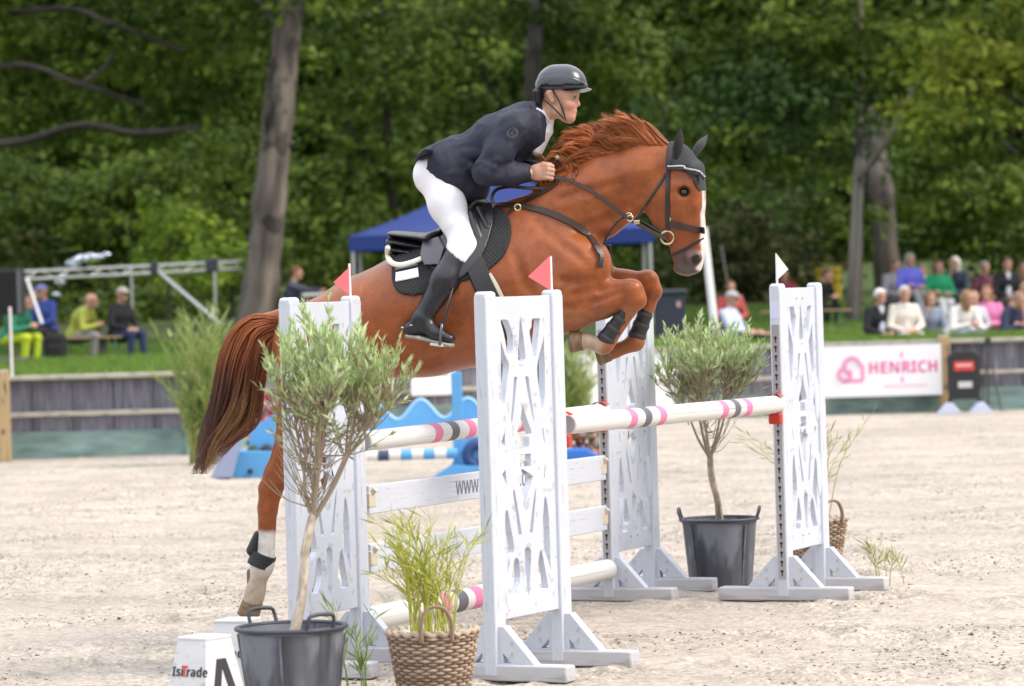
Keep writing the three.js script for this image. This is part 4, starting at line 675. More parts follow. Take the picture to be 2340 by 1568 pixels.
// ---------------------------------------------------------------- saddle
const xy = (l, z = 0) => l.map(([a, b]) => P(a, b, z).slice(0, 2));
{
  const sd = thing('saddle', 'black jumping saddle with quilted pad on the chestnut horse', 'saddle', HO, -PSI);
  const quilt = noiseTex(128, 128, (u, v) => { const a = Math.abs(((u + v) * 8) % 1 - .5), b = Math.abs(((u - v + 2) * 8) % 1 - .5); return smooth(0, .22, Math.min(a, b)); }, [1, 1], false);
  const padM = M([.024, .025, .028], .8, { bumpMap: quilt, bumpScale: .004 }), lea = MP([.02, .018, .021], .36, { clearcoat: .25, clearcoatRoughness: .4 }), leaG = MP([.075, .065, .085], .42, { clearcoat: .2 }), fleece = M([.8, .78, .7], 1);
  const uvXY = (g, s) => { const p = g.attributes.position, a = []; for (let i = 0; i < p.count; i++) a.push(p.getX(i) * s, p.getY(i) * s); g.setAttribute('uv', new THREE.Float32BufferAttribute(a, 2)); return g; };
  const sm = l => new THREE.SplineCurve([...l, l[0]].map(p => new THREE.Vector2(...p))).getPoints(l.length * 5).slice(0, -1).map(p => [p.x, p.y]);
  const padPoly = sm(xy([[888, 572], [960, 560], [1060, 500], [1112, 474], [1150, 486], [1168, 530], [1160, 582], [1118, 624], [1075, 642], [1012, 662], [962, 674], [924, 666], [905, 636], [898, 602]], .2));
  part('saddle_pad', uvXY(blob(tackPrims.slice(0, 24), .008, { grow: .016, clips: [(x, y) => polyD(padPoly, x, y)] }), 6), padM, sd);
  const flapPoly = sm(xy([[1000, 545], [1050, 480], [1092, 458], [1118, 482], [1120, 540], [1104, 596], [1066, 636], [1026, 640], [990, 606], [965, 572]], .22));
  part('saddle_flap', blob(tackPrims.slice(0, 24), .008, { grow: .03, clips: [(x, y) => polyD(flapPoly, x, y)] }), lea, sd);
  const sw = xy([[962, 552], [1002, 540], [1022, 566], [1016, 604], [980, 606], [964, 580]], .22);
  part('rear_block', blob(tackPrims.slice(0, 24), .007, { grow: .05, clips: [(x, y) => polyD(sw, x, y)] }), leaG, sd);
  const seat = [cap(P(904, 536, 0), P(1000, 546, 0), 9 * S, 13 * S, { sz: 8, k: .03 }), cap(P(1000, 546, 0), P(1072, 490, 0), 13 * S, 17 * S, { sz: 5, k: .04 }), cap(P(1072, 490, 0), P(1098, 462, 0), 16 * S, 13 * S, { sz: 4, k: .03 })];
  part('seat', blob(seat, .007), lea, sd);
  for (const [a, b, r, w] of [[[905, 553], [985, 566], 11, 7.5], [[908, 571], [980, 582], 11, 7.5], [[915, 585], [960, 592], 9, 9]]) part('panel_roll', blob([cap(P(...a, 0), P(...b, 0), r * S, r * S, { sz: w, k: .02 })], .007), lea, sd);
  for (const s of [1, -1]) part('knee_roll', blob([cap(P(1076, 492, .17 * s), P(1098, 556, .225 * s), 11 * S, 14 * S, { k: .03 }), cap(P(1092, 476, .14 * s), P(1114, 520, .195 * s), 6 * S, 7 * S, { k: .008 })], .006), lea, sd);
  const fl = [[886, 566], [886, 582], [894, 600], [912, 606], [940, 600], [966, 590]].map(([a, b]) => { let l = P(a, b, .2); for (let k = 0; k < 4; k++) { const z = surfZ(l[0], l[1] - .02); if (z !== null) l = P(a, b, z + .03); } return l; });
  part('fleece_edge', tube(fl, .0135, 8, 24), fleece, sd);
  part('name_tag', strap([[909, 638], [934, 633], [959, 627]], .056, .004, 1, .02), M([.78, .79, .82], .5), sd); part('tag_stripe', strap([[908, 622], [933, 617], [957, 611]], .008, .004, 1, .02), M([.3, .31, .34], .6), sd);
  part('girth', strap([[1082, 596], [1100, 640], [1128, 700], [1150, 770]], .10, .014, 1, .012), M([.025, .024, .026], .55), sd); part('girth', strap([[1082, 596], [1100, 640], [1128, 700], [1150, 770]], .10, .014, -1, .012), M([.025, .024, .026], .55), sd);
  part('pale_strap', strap([[1118, 628], [1132, 650], [1146, 678]], .022, .006, 1, .016), M([.62, .57, .48], .7), sd);
  const st = grp('stirrup', sd), zf = .36, irM = M([.16, .16, .17], .35, { metalness: .9 });
  part('stirrup_leather', tube([P(1040, 640, .325), P(1026, 690, .40), P(1014, 742, .41)], .0062, 4, 10, .5), lea, st);
  part('iron', mg([tube([P(1006, 786, zf - .055), P(1006, 776, zf - .062), P(1010, 742, zf - .02), P(1011, 738, zf + .025), P(1010, 744, zf + .055), P(1006, 776, zf + .068), P(1005, 788, zf + .06)], .0075, 6, 26)]), irM, st);
  const tr = P(1004, 788, zf); part('tread', bx(.062, .012, .125, tr[0], tr[1], tr[2], .004, [0, 0, -.15]), M([.62, .62, .63], .5), st);
}
// ---------------------------------------------------------------- rider
{
  const rd = thing('person', 'rider in dark navy jacket, white breeches and black helmet leaning forward on the jumping horse', 'person', HO, -PSI);
  const c = (a, b, ra, rb, o) => cap(P(...a), P(...b), ra * S, rb * S, o);
  const torso = [c([992, 398, 0], [1045, 372, 0], 44, 48, { sz: 1.6, k: .06 }), c([1045, 372, 0], [1145, 320, 0], 46, 54, { sz: 1.35, k: .06 }), c([1145, 320, 0], [1198, 290, 0], 54, 44, { sz: 1.4, k: .06 }), c([1150, 330, 0], [1208, 306, 0], 44, 40, { sz: 1.5, k: .05 }), c([1185, 284, -.13], [1185, 284, .13], 26, 26, { k: .07 }), c([1205, 275, 0], [1235, 262, 0], 34, 26, { sz: 1.15, k: .05 })];
  const armN = [c([1172, 298, .165], [1140, 350, .205], 30, 28, { k: .045 }), c([1140, 350, .205], [1110, 394, .225], 28, 24, { k: .03 }), c([1110, 394, .235], [1165, 398, .185], 25, 22, { k: .02 }), c([1165, 398, .185], [1216, 396, .125], 22, 16.5, { k: .02 })];
  const armF = [c([1186, 292, -.165], [1132, 394, -.235], 33, 27, { k: .05 }), c([1132, 394, -.235], [1230, 388, -.075], 24, 16.5, { k: .02 })];
  // cloth folds on sleeve and back
  const folds = [c([1096, 372, .255], [1128, 384, .27], 5, 3, { k: .018 }), c([1104, 362, .25], [1140, 366, .262], 4, 3, { k: .018 }), c([1122, 346, .24], [1158, 336, .235], 4, 3, { k: .018 }), c([1120, 384, .245], [1150, 388, .215], 4, 3, { k: .016 }), c([1062, 372, .15], [1100, 392, .15], 6, 4, { k: .025 }), c([1050, 340, .1], [1098, 330, .14], 5, 4, { k: .03 }), c([1066, 352, .15], [1112, 352, .16], 5, 4, { k: .025 })];
  const legs = s => [c([993, 404, .095 * s], [1022, 468, .165 * s], 40, 40, { k: .05 }), c([1022, 468, .165 * s], [1064, 566, .245 * s], 40, 26, { k: .04 }), c([1058, 566, .25 * s], [1048, 590, .265 * s], 29, 30, { k: .03 })];
  const calf = s => [c([1054, 574, .258 * s], [1018, 640, .315 * s], 31, 30, { k: .04 }), c([1018, 640, .315 * s], [967, 722, .35 * s], 29, 19.5, { k: .04 })];
  const foot = s => [c([960, 734, .352 * s], [998, 763, .36 * s], 20, 16, { k: .03 }), c([998, 763, .36 * s], [1028, 775, .362 * s], 15, 11, { sz: 1.3, k: .02 }), c([940, 752, .35 * s], [962, 746, .352 * s], 17, 18, { k: .02 })];
  const neckP = [c([1228, 276, 0], [1264, 240, 0], 25, 26, { sz: 1.02, k: .03 })];
  const headP = [c([1276, 206, 0], [1286, 206, 0], 42, 38, { sz: .82, k: .02 }), c([1290, 222, 0], [1293, 250, 0], 29, 23, { sz: .98, k: .03 }), c([1292, 244, 0], [1296, 264, 0], 17, 13, { sz: 1.3, k: .025 })];
  for (const s of [1, -1]) headP.push(c([1297, 243, .040 * s], [1301, 263, .024 * s], 10, 9, { k: .025 }), c([1270, 254, .05 * s], [1302, 270, .014 * s], 10, 9, { k: .025 }), c([1304, 213, .042 * s], [1312, 213, .012 * s], 6, 5, { k: .015 }), c([1316, 222, .032 * s], [1313, 223, .038 * s], 6.5, 5, { sub: 1, k: .014 }), c([1300, 238, .048 * s], [1306, 240, .036 * s], 10, 8, { k: .02 }), c([1314, 243, .011 * s], [1317, 242, .007 * s], 3.6, 3.2, { k: .008 }), c([1256, 213, .079 * s], [1262, 229, .073 * s], 9, 6, { sz: .45, k: .008 }), c([1258, 216, .088 * s], [1262, 225, .082 * s], 3.2, 2.4, { sub: 1, k: .008 }), c([1303, 218.5, .042 * s], [1312, 218, .026 * s], 3, 2.6, { k: .006 }));
  headP.push(c([1314, 220, 0], [1321.5, 237, 0], 3.6, 4.2, { k: .012 }), c([1321.5, 238, 0], [1322, 239.5, 0], 4, 3.6, { k: .006 }), c([1309, 246, 0], [1310, 254, 0], 6.5, 6, { sz: 1.6, k: .014 }), c([1311.5, 255, -.014], [1311.5, 255, .014], 4.6, 4.6, { k: .01 }), c([1309.5, 261.5, -.012], [1309.5, 261.5, .012], 5, 5, { k: .01 }), c([1316.6, 258.4, -.014], [1316.6, 258.4, .014], .7, .7, { sub: 1, k: .004 }), c([1300, 270, 0], [1302, 271.5, 0], 8, 7, { sz: 1.25, k: .015 }));
  const hand = s => { const d = s > 0 ? 0 : 12, z0 = s > 0 ? .12 : -.075, e = s > 0 ? 0 : -6, q = (x, y, z) => [x + d, y + e, z0 + z * s], r = [c(q(1214, 396, .003), q(1226, 394, .004), 13.5, 15, { sz: .8, k: .02 }), c(q(1226, 392, .006), q(1246, 386, .008), 15, 14, { sz: .62, k: .02 }), c(q(1228, 402, .004), q(1244, 402, .006), 10, 10, { sz: .75, k: .015 })];
    for (let i = 0; i < 4; i++) { const y = 378 + i * 9.4, x = 1252 - Math.abs(i - 1.2) * 1.6, w = [4.7, 4.9, 4.6, 4.1][i], k = .006; r.push(c(q(x - 8, y, .014), q(x, y - .5, .017), w + .4, w + .5, { k: .01 }), c(q(x, y, .017), q(x + 12, y + 2, .006), w, w * .95, { k }), c(q(x + 12, y + 2, .006), q(x + 9, y + 3, -.024), w * .95, w * .88, { k }), c(q(x + 9, y + 3, -.024), q(x - 4, y + 3, -.028), w * .88, w * .8, { k })); }
    r.push(c(q(1224, 384, -.012), q(1242, 375, -.016), 8, 5.6, { k: .014 }), c(q(1242, 375, -.016), q(1258, 376, -.010), 5.4, 4.6, { k: .006 })); return r; };
  const skinTex = (x, y, z) => { const f = fbm(x * 70, y * 70, z * 70, 2) - .4, w = smooth(.015, .0, Math.abs(y - P(1318, 258.4)[1]) ) * smooth(P(1304, 256)[0], P(1314, 256)[0], x); const hc = P(1300, 238, .05), blush = smooth(.05, .015, Math.hypot(x - hc[0], y - hc[1])); return mix3(mix3([.56, .33, .23], [.55, .25, .17], clamp(.3 + f * .8 + blush * .5)), [.5, .17, .14], w * .6); };
  const bodyCore = [...torso, ...armN, ...armF, ...legs(1), ...legs(-1), ...calf(1), ...calf(-1), ...foot(1), ...foot(-1), ...neckP].map(p => ({ ...p, ra: p.ra - .009, rb: p.rb - .009 }));
  const skin = MP([1, 1, 1], .5, { vertexColors: true, sheen: .15 });
  part('body', mergeGeometries([blob([...bodyCore], .012, { color: skinTex }), blob([...neckP, ...headP], .0032, { color: skinTex }), blob(hand(1), .003, { color: skinTex }), blob(hand(-1), .004, { color: skinTex })]), skin, rd);
  for (const s of [1, -1]) { part('eye', new THREE.SphereGeometry(.0098, 14, 10).translate(...P(1309.5, 222.5, .031 * s)), MP([.4, .37, .34], .25), rd); part('iris', new THREE.SphereGeometry(.0056, 12, 8).translate(...P(1313.2, 222.5, .0335 * s)), MP([.03, .022, .018], .1), rd); part('eyebrow', tube([P(1304, 215, .051 * s), P(1311, 211.5, .041 * s), P(1318, 213, .022 * s)], [.0022, .0026], 5, 8), M([.1, .06, .035], .9), rd); }
  // clothes
  const cloth = noiseTex(64, 64, (u, v, i, j) => .5 + .5 * hash(i, j), [1, 1], false);
  const navy = MP([.012, .015, .034], .7, { sheen: .16, sheenRoughness: .5, sheenColor: new THREE.Color(.28, .31, .42), bumpMap: cloth, bumpScale: .0006 });
  const whiteB = M([.82, .81, .84], .85), shirtM = M([.8, .8, .84], .7);
  const jp = xy([[946, 350], [1005, 322], [1080, 255], [1140, 222], [1216, 222], [1228, 240], [1236, 262], [1238, 300], [1232, 330], [1222, 358], [1214, 372], [1214, 425], [1130, 470], [1070, 474], [1056, 458], [1036, 430], [978, 388], [990, 358], [960, 366]], .13);
  const jWr = (x, y, z) => { const w = ridge(x * 5 + y * 6, y * 15 - x * 9, z * 7), e = ridge(x * 16, y * 9 + x * 5, z * 10 + 4); return .008 * (w - .45) + .004 * (e - .45); };
  const skirt = [c([1012, 372, 0], [1048, 412, 0], 50, 48, { sz: 1.62, k: .05 }), c([1048, 412, .02], [1078, 432, .02], 46, 34, { sz: 1.5, k: .05 })];
  const jk = [...torso, ...skirt, ...armN, ...armF, ...folds];
  const cuff = (x, y, z) => x - P(1213, 396)[0];
  part('jacket', wrinkle(blob(jk, .0062, { grow: .007, clips: [(x, y, z) => z > .05 || z < -.05 ? polyD(jp, x, y) : polyD(jp, x + (Math.abs(z) < .04 ? .0 : 0), y)] }), jWr), navy, rd);
  const tail = [[958, 366], [972, 352], [1000, 344], [1010, 352], [1004, 364], [990, 372], [984, 386]].map(p => P(...p));
  part('jacket_tail', blob([c([960, 366, 0], [1004, 346, 0], 4, 9, { sz: 15, k: .02 })], .006), navy, rd);
  part('shirt', blob([...torso.slice(1), ...neckP].map(p => ({ ...p, ra: p.ra - .004, rb: p.rb - .004 })), .008, { clips: [(x, y) => polyD(xy([[1200, 280], [1225, 240], [1241, 246], [1252, 268], [1268, 290], [1250, 335], [1210, 385], [1180, 380]], .06), x, y)] }), shirtM, rd);
  const collarPath = (pts, w, th, m, name, prims) => { const cv = new THREE.CatmullRomCurve3(pts.map(([a, b]) => V(a, b, 0))), cc = [], N = []; for (let i = 0; i <= 24; i++) { const q = cv.getPointAt(i / 24); let zz = .12; let l = P(q.x, q.y, zz); for (let k = 0; k < 4; k++) { const z2 = surfZ(l[0], l[1], 1, prims); if (z2 !== null) zz = z2; l = P(q.x, q.y, zz); } cc.push(V(l[0], l[1], zz + .006)); N.push(V(.45, .25, .86).normalize()); } part(name, band(cc, N, w, th), m, rd); };
  const lapelM = MP([.03, .033, .052], .6, { sheen: .4, sheenColor: new THREE.Color(.3, .32, .4) });
  collarPath([[1208, 238], [1222, 250], [1229, 272]], .042, .009, lapelM, 'collar', torso); collarPath([[1226, 262], [1230, 290], [1227, 316]], .036, .008, navy, 'lapel', torso);
  part('shirt_collar', tube([P(1226, 248, .075), P(1240, 256, .07), P(1255, 276, .035), P(1258, 282, 0)], [.012, .009], 8, 14, .5), shirtM, rd);
  part('tie', blob([c([1258, 276, 0], [1250, 300, 0], 8, 12, { sz: 1.7, k: .01 }), c([1250, 300, 0], [1228, 345, 0], 12, 12, { sz: 2, k: .01 })], .004), shirtM, rd);
  if (0) part('cuff', new THREE.CylinderGeometry(.0355, .037, .022, 24).rotateZ(Math.PI / 2).translate(...P(1215, 396, .126)), shirtM, rd);
  const em = []; const ec = P(1171, 304, .247); for (const r of [.026, .018]) em.push(new THREE.TorusGeometry(r, .0016, 5, 32)); em.push(bx(.014, .004, .002, 0, .005, 0, 0, [0, 0, .5]), bx(.014, .004, .002, 0, -.006, 0, 0, [0, 0, -.5])); part('sleeve_emblem', mg(em).rotateX(-.35).translate(...ec), M([.10, .10, .115], .5), rd);
  const a0 = P(1018, 556, .27), a1 = P(1074, 602, .27), bn = [-(a1[1] - a0[1]), a1[0] - a0[0]], bl = Math.hypot(...bn);
  const breech = blob([...torso.slice(0, 1), c([990, 396, .07], [994, 404, .07], 34, 36, { k: .05 }), c([990, 396, -.07], [994, 404, -.07], 34, 36, { k: .05 }), ...legs(1), ...legs(-1), calf(1)[0], calf(-1)[0], c([1040, 486, .19], [1052, 536, .25], 4, 3, { k: .02 }), c([1010, 440, .17], [1040, 452, .17], 4, 3, { k: .025 })], .0085, { grow: -.001, clips: [(x, y) => y - P(1000, 345)[1], (x, y, z) => -((x - a0[0]) * bn[0] + (y - a0[1]) * bn[1]) / bl - .012] });
  wrinkle(breech, (x, y, z) => .0024 * (ridge(x * 7 + y * 4, y * 13 - x * 8, z * 6) - .45) * (1 + 1.2 * smooth(.12, .03, Math.abs(y - P(1050, 530, .2)[1]))));
  part('breeches', breech, whiteB, rd);
  const bootM = MP([.011, .011, .015], .34, { clearcoat: .25, clearcoatRoughness: .3 });
  for (const s of [1, -1]) {
    const wr = []; for (let i = 0; i < 6; i++) wr.push(c([966 - i * 3 + 10, 690 + i * 8, (.335 + i * .002) * s + .03 * s], [992 - i * 5, 694 + i * 8, .34 * s + .03 * s], 3.4, 2.6, { k: .012 }));
    part('boot', blob([...calf(s), ...foot(s), ...wr], .0065, { grow: .003, clips: [(x, y) => ((x - a0[0]) * bn[0] + (y - a0[1]) * bn[1]) / bl] }), bootM, rd);
    part('boot_sole', blob([c([932, 768, .35 * s], [960, 772, .352 * s], 5, 5, { sz: 4, k: .01 }), c([960, 772, .352 * s], [1032, 789, .36 * s], 5, 5, { sz: 4.4, k: .01 })], .005), M([.33, .3, .27], .6), rd);
    part('spur', mg([tube([P(962, 740, .395 * s), P(938, 744, .385 * s), P(924, 748, .355 * s)], .0045, 5, 10), bar(P(926, 748, .356 * s), P(917, 749, .356 * s), .004)]), chrome, rd);
  }
  // helmet
  const shell = MP([.02, .023, .034], .3, { clearcoat: .7, clearcoatRoughness: .22 }), gl = MP([.010, .012, .020], .12, { clearcoat: 1, clearcoatRoughness: .05 });
  const hp = [c([1272, 196, 0], [1290, 195, 0], 45.5, 45, { sz: .86, k: .02 }), c([1282, 200, 0], [1300, 196, 0], 40, 38, { sz: .9, k: .02 })];
  const lower = (x, y) => { const [u] = inv(x, y, 0); const L = u < 1256 ? lerp(234, 208, clamp((u - 1222) / 34)) : lerp(208, 203, clamp((u - 1256) / 80)); return P(u, L)[1] - y; };
  part('helmet', blob(hp, .0045, { grow: .006, clips: [lower] }), shell, rd);
  part('helmet_band', blob(hp, .0045, { grow: .0095, clips: [(x, y) => lower(x, y) + .006, (x, y) => { const [u] = inv(x, y, 0); return y - P(u, 172 + 18 * Math.pow((u - 1280) / 60, 2))[1]; }] }), gl, rd);
  const pk = P(1312, 202, 0); part('helmet_peak', (() => { const g = new THREE.SphereGeometry(1, 30, 16); g.scale(.086, .0065, .082); const p = g.attributes.position; for (let i = 0; i < p.count; i++) p.setY(i, p.getY(i) - p.getZ(i) ** 2 * 2.6); g.computeVertexNormals(); g.rotateZ(-.06); return g.translate(...pk); })(), shell, rd);
  part('helmet_harness', mg([tube([P(1262, 205, .082), P(1276, 228, .078), P(1288, 258, .062), P(1294, 276, .03), P(1296, 279, 0)], .0065, 5, 20, .6), tube([P(1240, 226, .07), P(1262, 244, .074), P(1280, 262, .064), P(1292, 275, .034)], .0055, 5, 16, .6)]), M([.015, .015, .017], .6), rd);
  part('nape_pad', blob([c([1234, 212, 0], [1236, 236, 0], 12, 9, { sz: 4.6, k: .02 })], .006), M([.014, .014, .016], .6), rd);
  part('hair', blob(headP.slice(0, 1), .004, { grow: .003, clips: [(x, y) => polyD(xy([[1230, 200], [1250, 200], [1250, 240], [1232, 240]]), x, y)] }), M([.07, .042, .025], .8), rd);
  // crop held in the hand
  const rp = thing('riding_crop', 'thin dark riding crop held upright in the rider\'s right hand', 'riding crop', HO, -PSI);
  part('shaft', mg([tube([P(1250, 418, .10), P(1262, 380, .10), P(1272, 362, .095)], [.0055, .0065], 6, 10)]), M([.02, .018, .016], .5), rp); part('grip_cap', new THREE.SphereGeometry(.011, 12, 8).translate(...P(1273, 360, .095)), M([.35, .3, .16], .4), rp);
}
// ---------------------------------------------------------------- spectators: one body each, clothed, hip joint at the origin, facing +x
const POSES = {
  sit: { knee: [[.43, .03, .11], [.42, .02, -.12]], ankle: [[.42, -.40, .12], [.47, -.40, -.11]], chest: [.03, .34, 0], neck: [.06, .52, 0], head: [.10, .66, 0], elbow: [[.10, .18, .25], [.12, .18, -.25]], hand: [[.34, .10, .07], [.35, .11, -.06]] },
  lean: { knee: [[.43, .02, .14], [.43, .02, -.14]], ankle: [[.36, -.41, .14], [.40, -.41, -.13]], chest: [.12, .32, 0], neck: [.22, .47, 0], head: [.31, .58, 0], elbow: [[.26, .14, .25], [.27, .14, -.25]], hand: [[.44, .20, .04], [.45, .18, -.04]] },
  cross: { knee: [[.44, .08, .08], [.42, .02, -.10]], ankle: [[.60, -.28, .02], [.42, -.40, -.11]], chest: [.0, .34, 0], neck: [.01, .52, 0], head: [.05, .66, 0], elbow: [[.08, .18, .25], [.08, .18, -.25]], hand: [[.28, .17, -.05], [.27, .20, .06]] },
  chin: { knee: [[.43, .03, .12], [.42, .03, -.12]], ankle: [[.48, -.39, .12], [.36, -.40, -.12]], chest: [.05, .34, 0], neck: [.10, .51, 0], head: [.16, .64, 0], elbow: [[.22, .16, .22], [.22, .12, -.24]], hand: [[.22, .42, .08], [.38, .10, -.04]] },
  recline: { knee: [[.40, .10, .10], [.42, .06, -.12]], ankle: [[.76, -.16, .10], [.74, -.20, -.12]], chest: [-.14, .31, 0], neck: [-.17, .49, 0], head: [-.13, .63, 0], elbow: [[-.02, .16, .25], [-.20, .14, -.26]], hand: [[.20, .13, .10], [.02, .05, -.2]] },
  point: { knee: [[.02, -.44, .10], [.0, -.44, -.10]], ankle: [[-.02, -.86, .11], [-.02, -.86, -.11]], chest: [.02, .34, 0], neck: [.04, .52, 0], head: [.08, .66, 0], elbow: [[.26, .38, .22], [.06, .18, -.26]], hand: [[.52, .36, .20], [.16, .0, -.22]] },
  stand: { knee: [[.02, -.44, .10], [.0, -.44, -.10]], ankle: [[-.02, -.86, .11], [-.02, -.86, -.11]], chest: [.0, .34, 0], neck: [.02, .52, 0], head: [.05, .66, 0], elbow: [[.02, .18, .27], [.04, .18, -.26]], hand: [[.22, .14, .12], [.24, .18, -.08]] },
};
const bodyCache = {};
function bodyGeo(pose) {
  if (bodyCache[pose]) return bodyCache[pose];
  const J = POSES[pose], C = (a, b, ra, rb, o) => cap(a, b, ra, rb, o), hip = s => [0, 0, .085 * s], mid = (a, b, t) => a.map((v, i) => lerp(v, b[i], t));
  const sh = s => [J.neck[0] - .02, J.neck[1] - .07, .175 * s];
  const torso = [C([0, .02, -.06], [0, .02, .06], .125, .125, { sz: 1.1, k: .06 }), C([0, .04, 0], J.chest, .115, .125, { sz: 1.35, k: .07 }), C(J.chest, mid(J.chest, J.neck, .6), .122, .09, { sz: 1.5, k: .06 })];
  const arms = [], hands = [], legs = [], shoes = [];
  [1, -1].forEach((s, i) => {
    arms.push(C(sh(s), J.elbow[i], .058, .046, { k: .04 }), C(J.elbow[i], J.hand[i], .044, .031, { k: .02 }));
    const d = V(...J.hand[i]).sub(V(...J.elbow[i])).normalize(), e = V(...J.hand[i]).addScaledVector(d, .07), u = V(0, 0, -s * .03);
    hands.push(C(J.hand[i], e.toArray(), .03, .032, { sz: .7, k: .02 })); for (let f = 0; f < 4; f++) { const b = e.clone().add(V(0, .024 - f * .016, 0)); hands.push(C(b.toArray(), b.clone().addScaledVector(d, .045 - .004 * Math.abs(f - 1)).add(u.clone().multiplyScalar(.6)).toArray(), .0095, .0085, { k: .006 })); } hands.push(C(V(...J.hand[i]).add(V(0, .02, 0)).toArray(), e.clone().add(V(.0, .045, 0)).toArray(), .012, .01, { k: .01 }));
    legs.push(C(hip(s), J.knee[i], .092, .062, { k: .05 }), C(J.knee[i], J.ankle[i], .06, .042, { k: .03 }));
    const a = J.ankle[i], st = pose === 'recline' ? [.06, .16] : [.17, -.03]; shoes.push(C([a[0] - .03, a[1] - .035, a[2]], [a[0] + st[0], a[1] - .05 + st[1] * .4, a[2] + .01 * s], .045, .036, { sz: .95, k: .03 }));
  });
  const h = J.head, neck = [C(J.neck, [h[0] - .01, h[1] - .06, 0], .058, .052, { k: .03 })];
  const head = [C([h[0] - .015, h[1] + .03, 0], [h[0] + .02, h[1] + .03, 0], .088, .08, { sz: .9, k: .03 }), C([h[0] + .035, h[1] - .01, 0], [h[0] + .045, h[1] - .065, 0], .058, .042, { sz: 1.1, k: .03 }), C([h[0] + .1, h[1] + .005, 0], [h[0] + .118, h[1] - .025, 0], .011, .014, { k: .012 }), C([h[0] + .075, h[1] - .075, 0], [h[0] + .078, h[1] - .08, 0], .024, .022, { k: .02 })];
  for (const s of [1, -1]) head.push(C([h[0] - .005, h[1] + .01, .083 * s], [h[0], h[1] - .03, .08 * s], .018, .012, { sz: .5, k: .01 }), C([h[0] + .095, h[1] + .012, .03 * s], [h[0] + .095, h[1] + .012, .034 * s], .012, .012, { sub: 1, k: .012 }));
  const slim = l => l.map(p => ({ ...p, ra: p.ra - .012, rb: p.rb - .012 }));
  const G = { J, skin: mergeGeometries([blob([...slim([...torso, ...arms, ...legs]), ...neck, ...hands], .019), blob([...neck, ...head], .0105)]), eyes: mg([1, -1].map(s => new THREE.SphereGeometry(.01, 8, 6).translate(h[0] + .088, h[1] + .012, .031 * s))),
    top: blob([...torso, ...arms], .019, { grow: .006, clips: [(x, y, z) => Math.max(...J.hand.map(q => .035 - Math.hypot(x - q[0], y - q[1], z - q[2]))), (x, y) => -.02 - y] }), trousers: blob([torso[0], ...legs], .019, { grow: .007, clips: [(x, y) => y - .09] }), shoes: shoes.map(s => blob([s], .015)),
    hair: blob(head.slice(0, 1), .013, { grow: .014, clips: [(x, y) => h[1] + .02 - y - (x < h[0] ? (h[0] - x) * 1.1 : 0) + (x > h[0] + .03 ? (x - h[0] - .03) * .9 : 0)] }), long: blob([head[0], C([h[0] - .05, h[1], 0], [h[0] - .06, h[1] - .14, 0], .06, .05, { sz: 1.3, k: .03 })], .013, { grow: .013, clips: [(x, y) => h[1] - .24 - y, (x, y) => x - h[0] - .05 - Math.max(0, y - h[1] - .05) * 1.2] }),
    cap: mg([new THREE.SphereGeometry(.105, 18, 10, 0, 6.3, 0, 1.45).scale(1.05, .85, .92).translate(h[0] + .005, h[1] + .04, 0), new THREE.SphereGeometry(1, 16, 8).scale(.085, .008, .075).rotateZ(-.15).translate(h[0] + .1, h[1] + .048, 0)]), brim: mg([new THREE.SphereGeometry(.1, 18, 10, 0, 6.3, 0, 1.5).scale(1.05, 1, .95).translate(h[0], h[1] + .045, 0), new THREE.CylinderGeometry(.17, .185, .012, 28).translate(h[0], h[1] + .05, 0)]) };
  return bodyCache[pose] = G;
}
const skinM = MP([.56, .30, .21], .55), eyeDark = M([.03, .025, .02], .3);
const clothTex = noiseTex(64, 64, (u, v, i, j) => .4 + .6 * fbm(u * 10, v * 10, 3), [1, 1], false), matCache = {};
const clothM = c => matCache[c.join()] ||= M(c, .88);
function spectator(label, vx, vy, d, turn, pose, o) {
  const p = at(vx, vy, d), g = thing('person', label, 'person', p, turn, null), G = bodyGeo(pose); const s = o.s || 1; 
  part('body', G.skin, skinM, g); part('eyes', G.eyes, eyeDark, g); part('top', G.top, clothM(o.top), g); part('trousers', G.trousers, clothM(o.legs), g);
  for (const q of G.shoes) part('shoe', q, clothM(o.shoes || [.04, .035, .03]), g);
  if (o.hair) part('hair', o.long ? G.long : G.hair, clothM(o.hair), g); if (o.cap) part('cap', G.cap, clothM(o.cap), g); if (o.brim) part('hat', G.brim, clothM(o.brim), g);
  if (o.shirt) { const J = G.J; part('shirt_front', blob([cap([J.chest[0] + .10, J.chest[1] - .2, 0], [J.neck[0] + .055, J.neck[1] - .03, 0], .045, .04, { sz: 1.1 })], .014), clothM(o.shirt), g); }
  if (s !== 1) g.scale.setScalar(s); return g;
}
const cam = (x) => Math.PI / 2 * -1 + x;                      // facing the camera plus a turn
// left group
spectator('person in green top and bright yellow green trousers seated at the left edge', 22, 776, 55, -.5, 'lean', { top: [.03, .22, .13], legs: [.5, .62, .03], hair: [.05, .04, .03], shoes: [.05, .05, .05] });
spectator('person in blue jacket half hidden behind the man in yellow green', 108, 758, 58, -2.2, 'sit', { top: [.04, .07, .3], legs: [.03, .03, .04], cap: [.2, .22, .5] });
spectator('bald man in yellow green jumper and grey trousers on the bench', 172, 772, 56, -.35, 'lean', { top: [.36, .4, .07], legs: [.27, .25, .26], shoes: [.1, .09, .06] });
spectator('man in black jacket, cap and jeans with white shoes at the bench end', 272, 768, 56, -.75, 'sit', { top: [.012, .012, .016], legs: [.025, .04, .10], shoes: [.75, .75, .78], cap: [.42, .4, .37] });
spectator('person in dark grey shirt standing by the trunk with an arm stretched out', 668, 716, 58, -.1, 'point', { top: [.07, .07, .12], legs: [.03, .03, .04], hair: [.14, .08, .04] });
